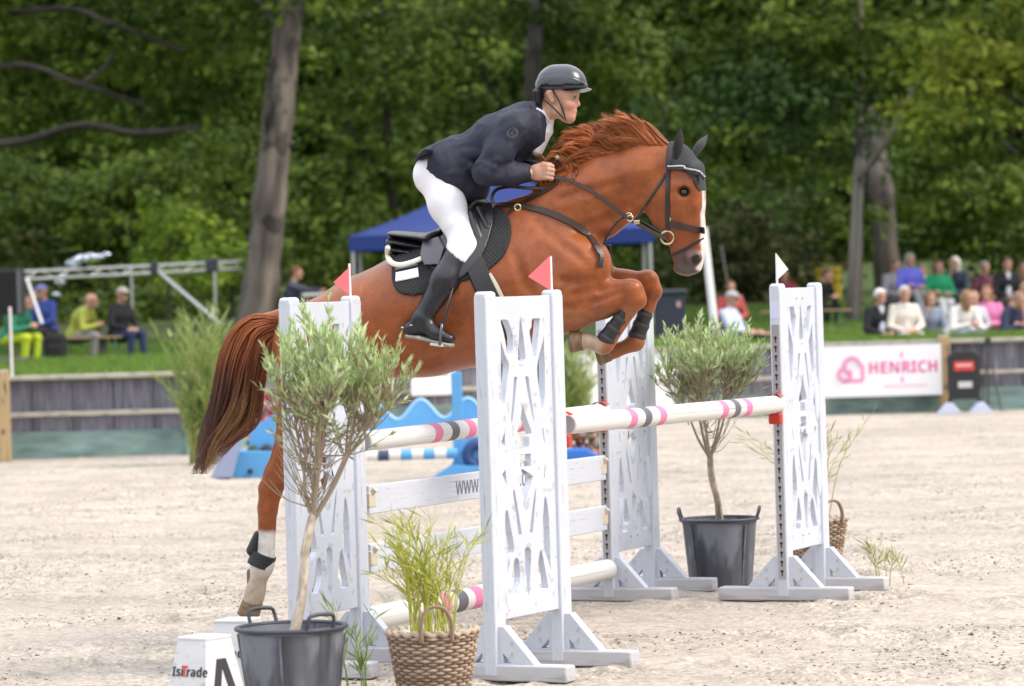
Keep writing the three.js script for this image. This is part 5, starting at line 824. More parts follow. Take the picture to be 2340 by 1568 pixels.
// right group
spectator('person in red top beside the reclining man in light blue shirt', 1668, 745, 60, cam(.2), 'sit', { top: [.45, .08, .08], legs: [.06, .06, .07], hair: [.12, .06, .04], long: 1 });
spectator('grey haired man in light blue shirt reclining behind the small olive', 1692, 778, 53, -.55, 'recline', { top: [.5, .56, .75], legs: [.025, .025, .03], cap: [.4, .4, .42], shoes: [.02, .02, .02] });
spectator('woman in dark red top seated behind the white flag', 1792, 708, 66, cam(.1), 'sit', { top: [.24, .03, .06], legs: [.05, .04, .05], hair: [.16, .05, .04], long: 1 });
spectator('person in black hooded jacket sitting sideways on a bench right of the flag', 1862, 706, 62, -.8, 'lean', { top: [.016, .016, .02], legs: [.015, .015, .018], hair: [.07, .045, .03] });
spectator('man in grey jumper next to the woman in violet blue', 2040, 690, 64, cam(.55), 'sit', { top: [.3, .3, .33], legs: [.12, .11, .12], hair: [.14, .1, .08] });
spectator('woman in violet blue jumper with grey hair in the back row', 2080, 678, 63, cam(.3), 'cross', { top: [.16, .17, .7], legs: [.3, .32, .36], hair: [.35, .31, .29], long: 1 });
spectator('woman in emerald green jumper and white trousers in the back row', 2146, 694, 63, cam(.15), 'cross', { top: [.015, .30, .13], legs: [.75, .75, .78], hair: [.12, .06, .04], long: 1, shoes: [.5, .5, .5] });
spectator('white haired person in dark jacket right of the woman in green', 2192, 682, 64, cam(-.5), 'chin', { top: [.05, .06, .09], legs: [.05, .05, .06], hair: [.75, .73, .7], long: 1 });
spectator('man in black suit and white shirt at the far right of the back row', 2300, 690, 62, cam(.2), 'sit', { top: [.014, .014, .02], legs: [.1, .09, .08], hair: [.1, .06, .045], shirt: [.7, .72, .8] });
spectator('white haired man in black suit at the left of the front row', 2008, 778, 53, cam(.35), 'sit', { top: [.014, .014, .02], legs: [.02, .02, .026], hair: [.78, .75, .72], shirt: [.7, .74, .85] });
spectator('woman with short fair hair in cream cardigan beside the man in black suit', 2066, 772, 53, cam(.2), 'sit', { top: [.74, .68, .6], legs: [.6, .56, .5], hair: [.55, .5, .42], shirt: [.75, .72, .68] });
spectator('woman in white blouse and blue jeans in the front row above the black sign', 2186, 772, 52, cam(.5), 'lean', { top: [.8, .76, .73], legs: [.2, .26, .42], hair: [.34, .2, .1], long: 1, shoes: [.7, .7, .7] });
spectator('blond child in pale top between the white blouse and the pink top', 2224, 768, 53, cam(.2), 'sit', { top: [.6, .6, .66], legs: [.04, .04, .05], hair: [.5, .36, .18], long: 1, s: .86 });
spectator('woman in bright pink top in the front row', 2258, 768, 54, cam(-.2), 'cross', { top: [.66, .2, .42], legs: [.03, .03, .04], hair: [.24, .12, .06], long: 1 });
spectator('man in dark blue jacket bending forward at the right of the front row', 2304, 774, 53, cam(.5), 'lean', { top: [.035, .045, .09], legs: [.04, .05, .08], hair: [.3, .2, .15] });
spectator('person in salmon shirt cut by the right picture edge', 2342, 764, 53, cam(.2), 'sit', { top: [.7, .36, .3], legs: [.2, .2, .24], hair: [.3, .2, .12] });
spectator('person in pale blouse seated between the violet blue and emerald green jumpers', 2112, 690, 66, cam(-.2), 'lean', { top: [.62, .6, .58], legs: [.2, .12, .12], hair: [.2, .14, .1] });
spectator('man in plum jumper seated behind the bright pink top', 2246, 694, 65, cam(.4), 'sit', { top: [.12, .03, .06], legs: [.05, .05, .07], hair: [.3, .28, .26] });
spectator('woman in grey blue cardigan between the white blouse and the cream cardigan', 2124, 776, 55, cam(.1), 'chin', { top: [.26, .3, .4], legs: [.05, .05, .08], hair: [.2, .1, .05], long: 1 });
spectator('person in brown coat in the back row at the right edge', 2336, 694, 64, cam(.3), 'cross', { top: [.12, .06, .04], legs: [.05, .04, .04], hair: [.06, .04, .03] });
spectator('person in dark coat seated in the shade beside the black loudspeaker', 66, 762, 59, -.9, 'chin', { top: [.02, .03, .03], legs: [.02, .02, .03], hair: [.05, .04, .03] });
// ---------------------------------------------------------------- things behind the jump
const alu = M([.62, .64, .64], .35, { metalness: .8 }), greenSteel = M([.12, .3, .16], .5), benchWood = M([.62, .46, .27], .6, { map: noiseTex(128, 32, (u, v) => { const k = .85 + .3 * (fbm(u * 4, v * 18) - .45); return [k, k * .97, k * .92]; }) });
function bench(label, vx0, vx1, vy, d, h = .46) {
  const a = at(vx0, vy, d), b = at(vx1, vy, d), L = a.distanceTo(b), g = thing('bench', label, 'bench', a, -Math.atan2(b.z - a.z, b.x - a.x));
  part('seat', bx(L, .03, .25, L / 2, 0, 0, .008), benchWood, g);
  for (const x of [.22, L - .22]) part('leg', mg([bar([x, -.015, -.09], [x, -h, -.12], .014), bar([x, -.015, .09], [x, -h, .12], .014), bar([x, -h + .05, -.12], [x, -h + .05, .12], .01)]), greenSteel, g);
  return g;
}
bench('wooden bench with green legs under the two men at left', 66, 296, 776, 55.8); bench('wooden bench top right of the white flag under the person in black', 1738, 1946, 714, 61);
bench('bench in the back row under the woman in green', 2015, 2215, 702, 63.5, .5); bench('front row bench under the white haired man in suit', 1985, 2345, 794, 53.2, .42);
{ // loudspeaker tower
  const p = at(20, 668, 50), g = thing('loudspeaker', 'tall black loudspeaker box at the left picture edge', 'loudspeaker', p);
  part('cabinet', bx(.42, .66, .4, 0, 0, 0, .015), M([.03, .03, .038], .7), g); part('grille', bx(.3, .58, .012, -.03, 0, .203, .004), M([.012, .012, .014], .9), g); part('side_panel', bx(.04, .62, .02, .17, 0, .204, .004), M([.16, .16, .19], .6), g); part('stand_pole', bar([0, -.33, 0], [0, -.95, 0], .03), M([.05, .05, .05], .5), g); part('stand_foot', new THREE.CylinderGeometry(.25, .28, .03, 20).translate(0, -.95, 0), M([.05, .05, .05], .5), g);
}
{ // aluminium truss with slanting stay
  const a = at(52, 630, 54), b = at(552, 606, 58), g = thing('truss_frame', 'aluminium truss bar with a slanting stay behind the left spectators', 'truss', a), L = q => q.clone().sub(a), o = V(0, 0, 0), B = L(b);
  for (const dy of [.06, -.06]) part('tube', bar(V(0, dy, 0), V(B.x, B.y + dy, B.z), .026), alu, g);
  const lac = []; for (let i = 0; i < 14; i++) lac.push(bar(B.clone().multiplyScalar(i / 14).add(V(0, i % 2 ? .06 : -.06, 0)), B.clone().multiplyScalar((i + 1) / 14).add(V(0, i % 2 ? -.06 : .06, 0)), .011)); part('lacing', mg(lac), alu, g, null, 'stuff');
  part('stay', bar(L(at(352, 612, 56.4)), L(at(512, 748, 55)), .034), alu, g); for (const x of [300, 490]) part('upright', bar(L(at(x, 618 - x * .02, 57)), L(at(x + 4, 760, 57)), .02), alu, g); part('upright', bar(L(at(62, 640, 54)), L(at(96, 740, 53.6)), .024), M([.72, .72, .73], .5), g);
  for (const x of [135, 152, 352, 478, 490]) part('clamp', bx(.12, .2, .1, ...L(at(x, 628 - x * .045, 55)).toArray(), .02), M([.03, .035, .05], .6), g);
}
{ // crumpled foil on the truss
  const c = at(182, 604, 55), g = thing('foil_bundle', 'crumpled silvery foil lying on the left truss', 'foil', c); seed = 31; const foil = M([.62, .68, .78], .25, { metalness: .7 });
  for (let i = 0; i < 13; i++) { const t = new THREE.IcosahedronGeometry(rr(.05, .085), 2), p = t.attributes.position; for (let k = 0; k < p.count; k++) { const n = .6 + .75 * fbm(p.getX(k) * 26 + i, p.getY(k) * 26, p.getZ(k) * 26, 2); p.setXYZ(k, p.getX(k) * n * 1.3, p.getY(k) * n * .8, p.getZ(k) * n); } t.computeVertexNormals(); part('lump', t.translate(-.36 + i * .065 + rr(-.02, .02), Math.min(.12, (i - 3) * .025) - (i < 3 ? .12 * (3 - i) : 0) + rr(-.03, .03), 0), foil, g); }
}
{ // bag under the left bench
  const p = at(128, 828, 55.6), g = thing('backpack', 'black backpack standing on the grass under the left bench', 'bag', [p.x, bankH(p.x, -55.6), -55.6]), m = M([.02, .02, .024], .85); part('bag', new RoundedBoxGeometry(.36, .42, .24, 4, .09).translate(0, .21, 0), m, g); part('front_pocket', new RoundedBoxGeometry(.26, .2, .08, 3, .035).translate(0, .14, .14), m, g); part('carry_loop', new THREE.TorusGeometry(.05, .012, 6, 16, Math.PI).translate(0, .41, 0), m, g);
}
{ // blue gazebo
  const d = 57, eL = at(798, 528, d), eR = at(1492, 532, d), w = eR.x - eL.x, y = (eL.y + eR.y) / 2, cx = (eL.x + eR.x) / 2, g = thing('gazebo', 'blue pavilion tent behind the horse and rider', 'tent', [cx, y, -d - 1.4]), ap = at(1060, 415, d + 1.4).y - y, blue = MP([.008, .035, .22], .75, { side: THREE.DoubleSide, transmission: .15 });
  const hw = w / 2, hd = 1.4, v = [], tri = (...p) => p.forEach(q => v.push(...q));
  const N = 10, rg = .45, roof = (s0, s1, hor) => { for (let i = 0; i < N; i++) for (let j = 0; j < N; j++) { const P0 = (a, b) => { const t = a / N, u = b / N * 2 - 1, sag = -.13 * Math.sin(t * Math.PI) * (1 - u * u * .5); const e = hor ? [u * hw, 0, s0 * hd] : [s0 * hw, 0, u * hd], r = hor ? [u * rg, ap, 0] : [s0 * rg, ap, 0]; return [lerp(e[0], r[0], t), lerp(e[1], r[1], t) + sag, lerp(e[2], r[2], t)]; }; tri(P0(i, j), P0(i + 1, j), P0(i, j + 1), P0(i + 1, j), P0(i + 1, j + 1), P0(i, j + 1)); } };
  for (const s of [1, -1]) { roof(s, 0, true); roof(s, 0, false); }
  const gg = new THREE.BufferGeometry(); gg.setAttribute('position', new THREE.Float32BufferAttribute(v, 3)); gg.computeVertexNormals(); part('canopy', gg, blue, g);
  for (const s of [1, -1]) { part('valance', bx(w + .02, .24, .012, 0, -.125, s * hd, .003), blue, g); part('valance', bx(.012, .24, 2 * hd - .02, s * hw, -.125, 0, .003), blue, g); }
  for (const x of [-1, 1]) for (const z of [-1, 1]) part('leg', bx(.05, 1.55, .05, x * (hw - .05), -.8, z * (hd - .05), .006), alu, g);
}
{ // white flag pole
  const a = at(1608, 520, 46), b = at(1634, 742, 46), p = thing('flag_pole', 'leaning white pole right of the horse\'s muzzle', 'pole', b); part('pole', bar([0, -.1, 0], a.clone().sub(b), .05, 12), M([.75, .77, .8], .4), p); part('base', new THREE.CylinderGeometry(.12, .16, .12, 18).translate(0, -.12, 0), M([.1, .1, .11], .7), p);
  const r = at(1648, 560, 62); const q = thing('guy_rope', 'thin pale rope running down behind the white pole', 'rope', r); part('rope', bar([0, 0, 0], at(1680, 742, 60).sub(r), .009, 6), M([.25, .25, .22], .8), q);
}
{ // waste bin
  const p = at(1530, 768, 56), g = thing('waste_bin', 'dark grey wheeled bin behind the forelegs', 'bin', [p.x, TH, -56]); part('bin_body', extrude([[-.2, 0], [.2, 0], [.24, .72], [-.24, .72]], .4, [], .015), M([.03, .035, .06], .5), g); part('lid', bx(.54, .07, .5, 0, .78, .2, .03), M([.05, .055, .08], .5), g); part('sticker', bx(.06, .09, .004, .14, .58, .422, .0), M([.6, .4, .38], .5), g); for (const s of [1, -1]) part('wheel', new THREE.CylinderGeometry(.1, .1, .05, 18).rotateZ(Math.PI / 2).translate(s * .2, .05, -.02), M([.02, .02, .02], .8), g);
}
{ const p = at(1893, 712, 70), g = thing('yellow_container', 'tall yellow container behind the person in black', 'container', p); part('body', bx(.5, .9, .45, 0, .35, 0, .03), M([.62, .46, .02], .5), g); part('lid', bx(.54, .07, .49, 0, .83, 0, .02), M([.66, .5, .03], .5), g); part('emblem', new THREE.TorusGeometry(.09, .02, 8, 20).translate(.06, .62, .232), M([.4, .28, .01], .6), g); }
{ const a = at(690, 670, 57), b = at(782, 664, 57), g = thing('white_table', 'white folding table top right of the pointing person', 'table', a); const L = b.distanceTo(a); part('table_top', bx(L, .05, .6, L / 2, -.03, -.3, .01), M([.7, .7, .7], .5), g); for (const x of [.06, L - .06]) part('leg', bar([x, -.05, -.3], [x, -.8, -.3], .02), alu, g); }
// banners on the wall
function banner(label, x0, y0, x1, y1, h, build, wall = 0) {
  const a = onGround(x0, y0), b = onGround(x1, y1); a.y = b.y = 0; const L = a.distanceTo(b), g = thing('banner', label, 'banner', a, -Math.atan2(b.z - a.z, b.x - a.x)); part('sheet', bx(L, h, .02, L / 2, .89 - h / 2, .05, .003), M([.84, .84, .87], .5), g); build(g, L); return g;
}
const pinkM = M([.74, .10, .34], .5), pinkL = M([.8, .3, .52], .5);
banner('white sponsor banner with pink emblem and pink lettering on the right wall', 1876, 950, 2154, 942, .66, (g, L) => {
  const w = words('HENRICH', .148, .003); w.translate(.62, .53, .0615); part('lettering', w, pinkM, g); part('accent', mg([bx(.02, .07, .003, 1.06, .76, .063, 0), bx(.02, .07, .003, 1.06, .44, .063, 0)]), pinkM, g);
  part('small_print', bx(.55, .012, .003, 1.1, .36, .0615, 0), pinkL, g);
  part('emblem', mg([new THREE.TorusGeometry(.10, .03, 6, 20, 4.2).translate(.42, .64, .058), new THREE.TorusGeometry(.075, .03, 6, 20, 5).rotateZ(2).translate(.32, .53, .058), bx(.26, .05, .004, .42, .44, .0615, 0), bx(.05, .2, .004, .55, .54, .0615, 0)]), pinkL, g);
});
banner('plain white banner on the wall behind the rear wing and small olive', 1300, 968, 1545, 958, .72, () => {});
banner('second white banner low on the wall behind the mid wing', 940, 984, 1040, 980, .45, (g, L) => { part('lettering', bx(L * .7, .05, .004, L / 2, .72, .0615, 0), M([.12, .12, .14], .6), g); });
{ // black standing display with red label
  const p = onGround(2205, 943), g = thing('display_stand', 'black standing sign with a red label in front of the right wall', 'sign', [p.x, 0, p.z]); const blk = M([.018, .018, .022], .5);
  part('panel', extrude([[-.17, .18], [.17, .18], [.2, .3], [.2, .72], [.12, .78], [-.12, .78], [-.2, .72], [-.2, .3]], .06, [], .01).translate(0, 0, -.03), blk, g); part('red_label', bx(.26, .12, .006, 0, .6, .045, 0), M([.6, .05, .05], .5), g); part('white_print', bx(.18, .08, .006, .01, .36, .045, 0), M([.55, .55, .58], .5), g); part('red_label_print', bx(.2, .035, .004, 0, .61, .05, 0), M([.75, .4, .38], .5), g);
  for (const s of [1, -1]) { part('leg', bar([s * .17, .3, 0], [s * .2, .05, 0], .022), blk, g); part('foot', extrude([[-.14, 0], [.14, 0], [.03, .12], [-.03, .12]], .22, [], .01).translate(s * .2, 0, -.11), M([.55, .62, .78], .6), g); }
  const t = onGround(2262, 940), tp = thing('tripod', 'thin dark tripod beside the black standing sign', 'tripod', [t.x, 0, t.z]); for (const [x, z] of [[-.12, .1], [.14, .08], [.0, -.15]]) part('leg', bar([0, .85, 0], [x, 0, z], .012), M([.08, .07, .07], .5), tp); part('head', bx(.08, .1, .08, 0, .9, 0, .015), M([.03, .03, .03], .5), tp);
}
// ---- blue course jump in the background
const blueP = M([.10, .34, .66], .5), blueD = M([.02, .06, .2], .6), blackP = M([.02, .02, .025], .5);
{
  const D = 30, base = onGround(1050, 1092), bd = -base.z, g = thing('blue_jump_wing', 'blue jump wing with scroll shape under the horse\'s belly', 'jump wing', [base.x, 0, base.z]), sc = 8000 / bd, X = v => (v - 1050) / sc, Y = v => (1092 - v) / sc;
  part('post', bx(.1, Y(850), .08, 0, Y(850) / 2, 0, .01), blueP, g);
  part('scroll_board', extrude([[X(1020), .03], [X(1160), .03], [X(1160), Y(1010)], [X(1085), Y(990)], [X(1055), Y(1010)], [X(1040), Y(1050)]], .05, [], .005), blueP, g);
  part('foot', extrude([[X(985), 0], [X(1130), 0], [X(1110), .1], [X(1035), .12]], .3, [], .006).translate(0, 0, -.15), blueP, g);
  part('knob', new THREE.TorusGeometry(.1, .05, 10, 24).translate(X(1095), Y(1040), .07), blueD, g); part('knob_core', new THREE.SphereGeometry(.05, 14, 10).translate(X(1108), Y(1042), .07), M([.6, .65, .75], .5), g);
  const wv = []; for (let i = 0; i <= 40; i++) { const x = lerp(X(830), X(1100), i / 40); wv.push([x, Y(935) + .09 * Math.sin(i / 40 * Math.PI * 5)]); } for (let i = 40; i >= 0; i--) wv.push([lerp(X(830), X(1100), i / 40), Y(985)]);
  const w = thing('wave_filler', 'light blue wavy filler board behind the banded pole', 'filler', [base.x, 0, base.z - .25]); part('board', extrude(wv, .03, [], .004), M([.13, .42, .8], .5), w); const cr = wv.slice(0, 41).map(([x, y]) => V(x, y, .02)); part('crest', tube(cr, .022, 6, 80), M([.3, .6, .9], .5), w);
  const pl = thing('striped_pole', 'blue and white striped pole low behind the banded pole', 'jump pole', [base.x, Y(1035), base.z + .1]); let x = 840; for (let i = 0; x < 1045; i++) { const m = i === 1 ? M([.04, .06, .12], .5) : i % 2 ? blueP : poleWhite; part('band', new THREE.CylinderGeometry(.05, .05, 26 / sc, 18).rotateZ(Math.PI / 2).translate(X(x + 13), 0, 0), m, pl); x += 26; }
  const b2 = onGround(560, 1090), s2 = 8000 / -b2.z, h = thing('blue_block_wing', 'blue jump wing base with black holes right of the horse\'s tail', 'jump wing', [b2.x, 0, b2.z]), X2 = v => (v - 560) / s2, Y2 = v => (1090 - v) / s2;
  part('side_board', extrude([[X2(480), 0], [X2(655), 0], [X2(650), Y2(1035)], [X2(535), Y2(1030)]], .35, [], .006).translate(0, 0, -.2), blueP, h);
  part('upper_board', extrude([[X2(570), Y2(1035)], [X2(720), Y2(1035)], [X2(720), Y2(955)], [X2(620), Y2(955)], [X2(575), Y2(985)]], .1, [], .006).translate(0, 0, -.15), blueP, h); part('grey_panel', extrude([[X2(490), .02], [X2(535), .02], [X2(560), Y2(1000)], [X2(530), Y2(1000)]], .2, [], .005).translate(0, 0, .17), M([.28, .33, .48], .6), h);
  part('hole', new THREE.SphereGeometry(.075, 16, 12).scale(1, 1, .5).translate(X2(612), Y2(1035), 0), blackP, h); part('hole', new THREE.SphereGeometry(.06, 16, 12).scale(1, 1, .5).translate(X2(580), Y2(1032), 0), M([.05, .09, .04], .8), h); for (const v of [500, 575]) part('bolt', new THREE.CylinderGeometry(.025, .025, .02, 12).rotateX(Math.PI / 2).translate(X2(v), .06, .17), blackP, h);
  // flower boxes
  const flowers = (label, vx, vy, w, n, cols, hgt) => { const p = onGround(vx, vy), f = thing('flower_box', label, 'flower box', [p.x, 0, p.z]), sc2 = 8000 / -p.z, W2 = w / sc2; part('box', bx(W2, .16, .22, 0, .09, 0, .01), M([.1, .09, .08], .8), f); seed = vx; const lv = []; for (let i = 0; i < n; i++) lv.push([V(rr(-.5, .5) * W2, rr(.15, hgt), rr(-.12, .12)), V(rr(-1, 1), rr(.2, 1), rr(-.2, 1)).normalize(), rr(.7, 1.4), cols[Math.floor(rnd() * cols.length)]]); part('blossoms', leafCloud(lv, leafGeo(.06, .055, .3)), M([1, 1, 1], .8, { vertexColors: true, side: THREE.DoubleSide }), f, null, 'stuff'); };
  flowers('box of pink and red flowers beside the left wing', 615, 1065, 90, 420, [[.6, .1, .16], [.7, .2, .26], [.45, .05, .05], [.08, .12, .04], [.7, .5, .55]], .75);
  flowers('box of red and pale flowers seen between the middle and rear wings', 1338, 1080, 70, 300, [[.55, .2, .12], [.6, .42, .34], [.1, .03, .03], [.12, .2, .05], [.3, .04, .06]], .55);
  flowers('leafy green and yellow plants behind the rear wing', 1400, 1075, 60, 300, [[.14, .2, .04], [.22, .28, .05], [.3, .3, .08], [.06, .1, .03]], .5);
  const b3 = onGround(1325, 1078), k = thing('blue_filler_block', 'small blue filler block between the middle and rear wings', 'filler', [b3.x, 0, b3.z + .3]); part('block', extrude([[-.2, 0], [.22, 0], [.14, .17], [.05, .22], [-.2, .22]], .2, [], .02), M([.03, .16, .55], .5), k);
}
{ // tall grass in front of the left wall, and a smaller one right of the middle wing
  const grass = (label, vx, vy, n, sp, h, sd, cl) => { seed = sd; const p = onGround(vx, vy), g = thing('tall_grass', label, 'ornamental grass', [p.x, 0, p.z]), lv = []; const st = [];
    for (let i = 0; i < n; i++) { const a = rr(0, 6.28), b = V(rr(-.13, .13), 0, rr(-.1, .1)), r = sp * Math.sqrt(rnd()), t = V(b.x + Math.cos(a) * r, h * rr(.5, 1.02), b.z + Math.sin(a) * r * .8), m = b.clone().lerp(t, .5).add(V((b.x - t.x) * .22, .12, 0)), cv = new THREE.CatmullRomCurve3([b, m, t]); st.push(tube([b, m, t], [.006, .003], 4, 6)); for (let k = 0; k < 16; k++) { const u = rr(.25, 1); const c = cl[Math.floor(rnd() * cl.length)]; lv.push([cv.getPointAt(Math.min(u, .999)), cv.getTangentAt(Math.min(u, .999)).add(V(rr(-.8, .8), rr(-.6, .5), rr(-.8, .8))).normalize(), rr(.7, 1.3), c]); } }
    if (n < 70) part('pot', new THREE.LatheGeometry([[.001, 0], [.19, 0], [.24, .3], [.22, .3], [.001, .26]].map(q => new THREE.Vector2(...q)), 24), M([.2, .15, .1], .8), g); part('stems', mg(st), M([.3, .33, .09], .8), g, null, 'stuff'); part('blades', leafCloud(lv, leafGeo(.2, .02, .3)), leafMat, g, null, 'stuff'); };
  const gc = [[.24, .38, .08], [.33, .45, .12], [.17, .28, .06], [.42, .46, .18]];
  grass('tall light green grass plant left of the horse\'s tail', 462, 1062, 80, .44, 1.6, 61, gc); grass('green grass plant seen right of the middle wing', 1315, 1000, 60, .26, 1.1, 62, gc);
}
// ---------------------------------------------------------------- trees, shrubs and the wood behind
const clusterGeo = (sd, n, R, l, w) => { seed = sd; const lv = []; for (let i = 0; i < n; i++) { const d = V(rr(-1, 1), rr(-.5, .8), rr(-1, 1)).normalize(), p = d.clone().multiplyScalar(R * Math.cbrt(rnd())); p.y *= .6; const dir = V(d.x, d.y * .4 - .35, d.z).add(V(rr(-.5, .5), rr(-.4, .4), rr(-.5, .5))).normalize(), b = rr(.75, 1.25); lv.push([p, dir, rr(.7, 1.25), [b, b, b * rr(.8, 1.1)]]); } return leafCloud(lv, leafGeo(l, w, .22)); };
const clusters = [clusterGeo(5, 26, .36, .17, .10), clusterGeo(6, 26, .36, .17, .10), clusterGeo(7, 30, .3, .14, .07)];
const foliageM = MP([1, 1, 1], .7, { specularIntensity: .35, vertexColors: true, side: THREE.DoubleSide, transmission: .3, thickness: 0 });
const barkM = (c, s = 1) => M(c, .92, { map: noiseTex(128, 512, (u, v) => { const k = .7 + .75 * (fbm(u * 12, v * 9 * s, 2) - .45) - .25 * smooth(.58, .66, fbm(u * 5, v * 14, 6)); return [k, k * .98, k * .95]; }), bumpMap: noiseTex(128, 512, (u, v) => fbm(u * 14, v * 10, 2), [1, 1], false), bumpScale: .03 });
const PAL = { mid: [[.055, .105, .014], [.115, .185, .024], [.22, .31, .045]], blue: [[.056, .11, .032], [.10, .185, .055], [.18, .29, .09]], bright: [[.15, .25, .024], [.23, .35, .04], [.33, .46, .065]], yellow: [[.15, .21, .022], [.24, .30, .034], [.35, .39, .055]], olive: [[.06, .075, .026], [.085, .10, .035], [.11, .13, .045]], brown: [[.06, .06, .02], [.105, .095, .03], [.14, .125, .04]] };
function crown(parent, d, blobs, pal, dens = 1, sc = 1, name = 'crown', sd = 1) {
  seed = 1000 + sd * 77; const m = [], cols = [], q = new THREE.Quaternion(), px = d / F;
  for (const [vx, vy, rx, ry, p2, dn = 1] of blobs) {
    const c = at(vx, vy, d), RX = rx * px, RY = ry * px, RZ = Math.min(RX, 2.4), P3 = PAL[p2 || pal], n = Math.round(RX * RY * 7.5 * dens * dn);
    for (let i = 0; i < n; i++) {
      const a = V(rr(-1, 1), rr(-1, 1), rr(-1, 1)); while (a.length() > 1 || a.length() < .01) a.set(rr(-1, 1), rr(-1, 1), rr(-1, 1)); a.normalize().multiplyScalar(Math.pow(rnd(), .45));
      const cc = V(c.x + a.x * RX, c.y + a.y * RY, c.z + a.z * RZ), s0 = rr(.35, .75), tone = rnd(), k = Math.round(rr(5, 10));
      for (let j = 0; j < k; j++) { const o = V(rr(-1, 1) * s0 * 1.5, rr(-.45, .45) * s0, rr(-1, 1) * s0 * 1.5); o.y -= .22 * (o.x * o.x + o.z * o.z) / s0; const s = sc * rr(.75, 1.25); q.setFromEuler(new THREE.Euler(rr(-.5, .5), rr(0, 6.28), rr(-.5, .5))); m.push(new THREE.Matrix4().compose(cc.clone().add(o).sub(parent.position), q, V(s, s, s))); const t = clamp(tone * .8 + rr(-.15, .35)); const A = t < .5 ? mix3(P3[0], P3[1], t * 2) : mix3(P3[1], P3[2], t * 2 - 1); cols.push(A); }
    }
  }
  for (const v of [0, 1]) { const idx = m.map((_, i) => i).filter(i => i % 2 === v), im = shadowed(new THREE.InstancedMesh(clusters[v], foliageM, idx.length)), c = new THREE.Color(); idx.forEach((i, k) => { im.setMatrixAt(k, m[i]); im.setColorAt(k, c.setRGB(...cols[i])); }); im.name = name; im.userData.kind = 'stuff'; parent.add(im); }
}
const limb = (parent, d, pts, r0, r1, mat, name, sd = 0) => part(name, tube(pts.map(([x, y, dd = 0]) => at(x, y, d + dd).sub(parent.position)), t => lerp(r0, r1, Math.sqrt(t)) * d / F * (1 + .06 * Math.sin(t * 23 + sd) + .04 * Math.sin(t * 57 + sd)), 12, 40), mat, parent);
function tree(label, name, d, foot, trunks, blobs, pal, mat, o = {}) {
  const p = at(foot[0], foot[1], d), g = thing(name, label, o.cat || 'tree', [p.x, bankH(p.x, -d) - .05, -d]);
  trunks.forEach(([pts, r0, r1, nm], i) => limb(g, d, pts, r0, r1, mat, nm || (i ? 'limb' : 'trunk'), i)); crown(g, d, blobs, pal, o.dens ?? 1, o.sc ?? 1, 'crown', Math.abs(foot[0]) + foot[1]); return g;
}
const greyBark = barkM([.30, .265, .24]), darkBark = barkM([.10, .088, .075]), paleBark = barkM([.30, .28, .25], .6), midBark = barkM([.15, .13, .115]);
tree('broad tree at far left whose dark crooked limb reaches across', 'broadleaf_tree', 60, [-150, 720], [[[[-150, 760], [-150, 400], [-160, 100]], 45, 30], [[[-150, 380, 0], [-40, 335, -2], [70, 318, -3], [190, 286, -3.2], [300, 302, -3], [460, 290, -1.5]], 19, 6], [[[-150, 200, 0], [60, 150, -2.6], [190, 195, -3], [330, 240, -2.2]], 13, 5], [[[-150, 60, 0], [150, 20, -2], [250, 50, -2.8], [420, 118, -2.2]], 11, 5], [[[180, 196, -3], [230, 160, -2.6], [260, 120, -1.6]], 7, 4]],
  [[60, 60, 240, 130, 'mid'], [330, 60, 210, 110, 'mid'], [520, 60, 130, 110, 'mid'], [420, 190, 150, 80, 'mid', .6], [540, 190, 70, 80, 'mid', .8], [240, 180, 160, 80, 'mid', .8], [60, 240, 160, 70, 'mid'], [320, 260, 140, 40, 'mid', .5]], 'mid', darkBark, { dens: 1 });
tree('tall bare grey trunk leaning right, left of the rider', 'leaning_tree', 58, [588, 742], [[[[586, 760], [592, 700], [606, 560], [618, 430], [634, 280], [650, 120], [662, 0], [670, -90]], 48, 31], [[[655, 322], [664, 326], [669, 330]], 12, 6, 'knot'], [[[640, 60], [600, 10], [560, -40]], 12, 8]], [[560, -30, 160, 70, 'mid', .7], [720, -30, 140, 70, 'mid', .7], [705, 40, 26, 60, 'mid', .7]], 'mid', greyBark, { dens: .9 });
tree('large tree behind the rider with dark trunk above his back', 'broadleaf_tree', 76, [1215, 700], [[[[1212, 720, -3], [1216, 400, -3], [1218, 150, -3], [1225, 60, -1], [1228, -60, 2]], 22, 16], [[[1216, 330], [1120, 200], [1080, 80]], 9, 4], [[[1217, 260], [1330, 150], [1400, 90]], 8, 4]], [[1080, 60, 200, 110, 'mid'], [1330, 70, 190, 110, 'mid'], [1400, 200, 150, 90, 'mid'], [1060, 260, 120, 110, 'mid', .8], [1300, 300, 120, 90, 'mid', .6], [1140, 420, 150, 80, 'mid', .7], [1480, 300, 130, 100, 'mid', .9]], 'mid', darkBark, { dens: 1 });
tree('leafy tree between the leaning grey trunk and the rider', 'broadleaf_tree', 70, [900, 700], [[[[905, 720], [898, 480], [880, 200], [870, -40]], 13, 8], [[[895, 420], [820, 330], [780, 260]], 6, 3]], [[800, 80, 150, 110, 'mid'], [940, 130, 130, 110, 'mid', .5], [820, 260, 130, 100, 'mid'], [760, 400, 110, 90, 'mid'], [930, 350, 110, 100, 'mid', .9], [870, 440, 100, 60, 'mid', .4], [720, 500, 90, 80, 'mid']], 'mid', darkBark);
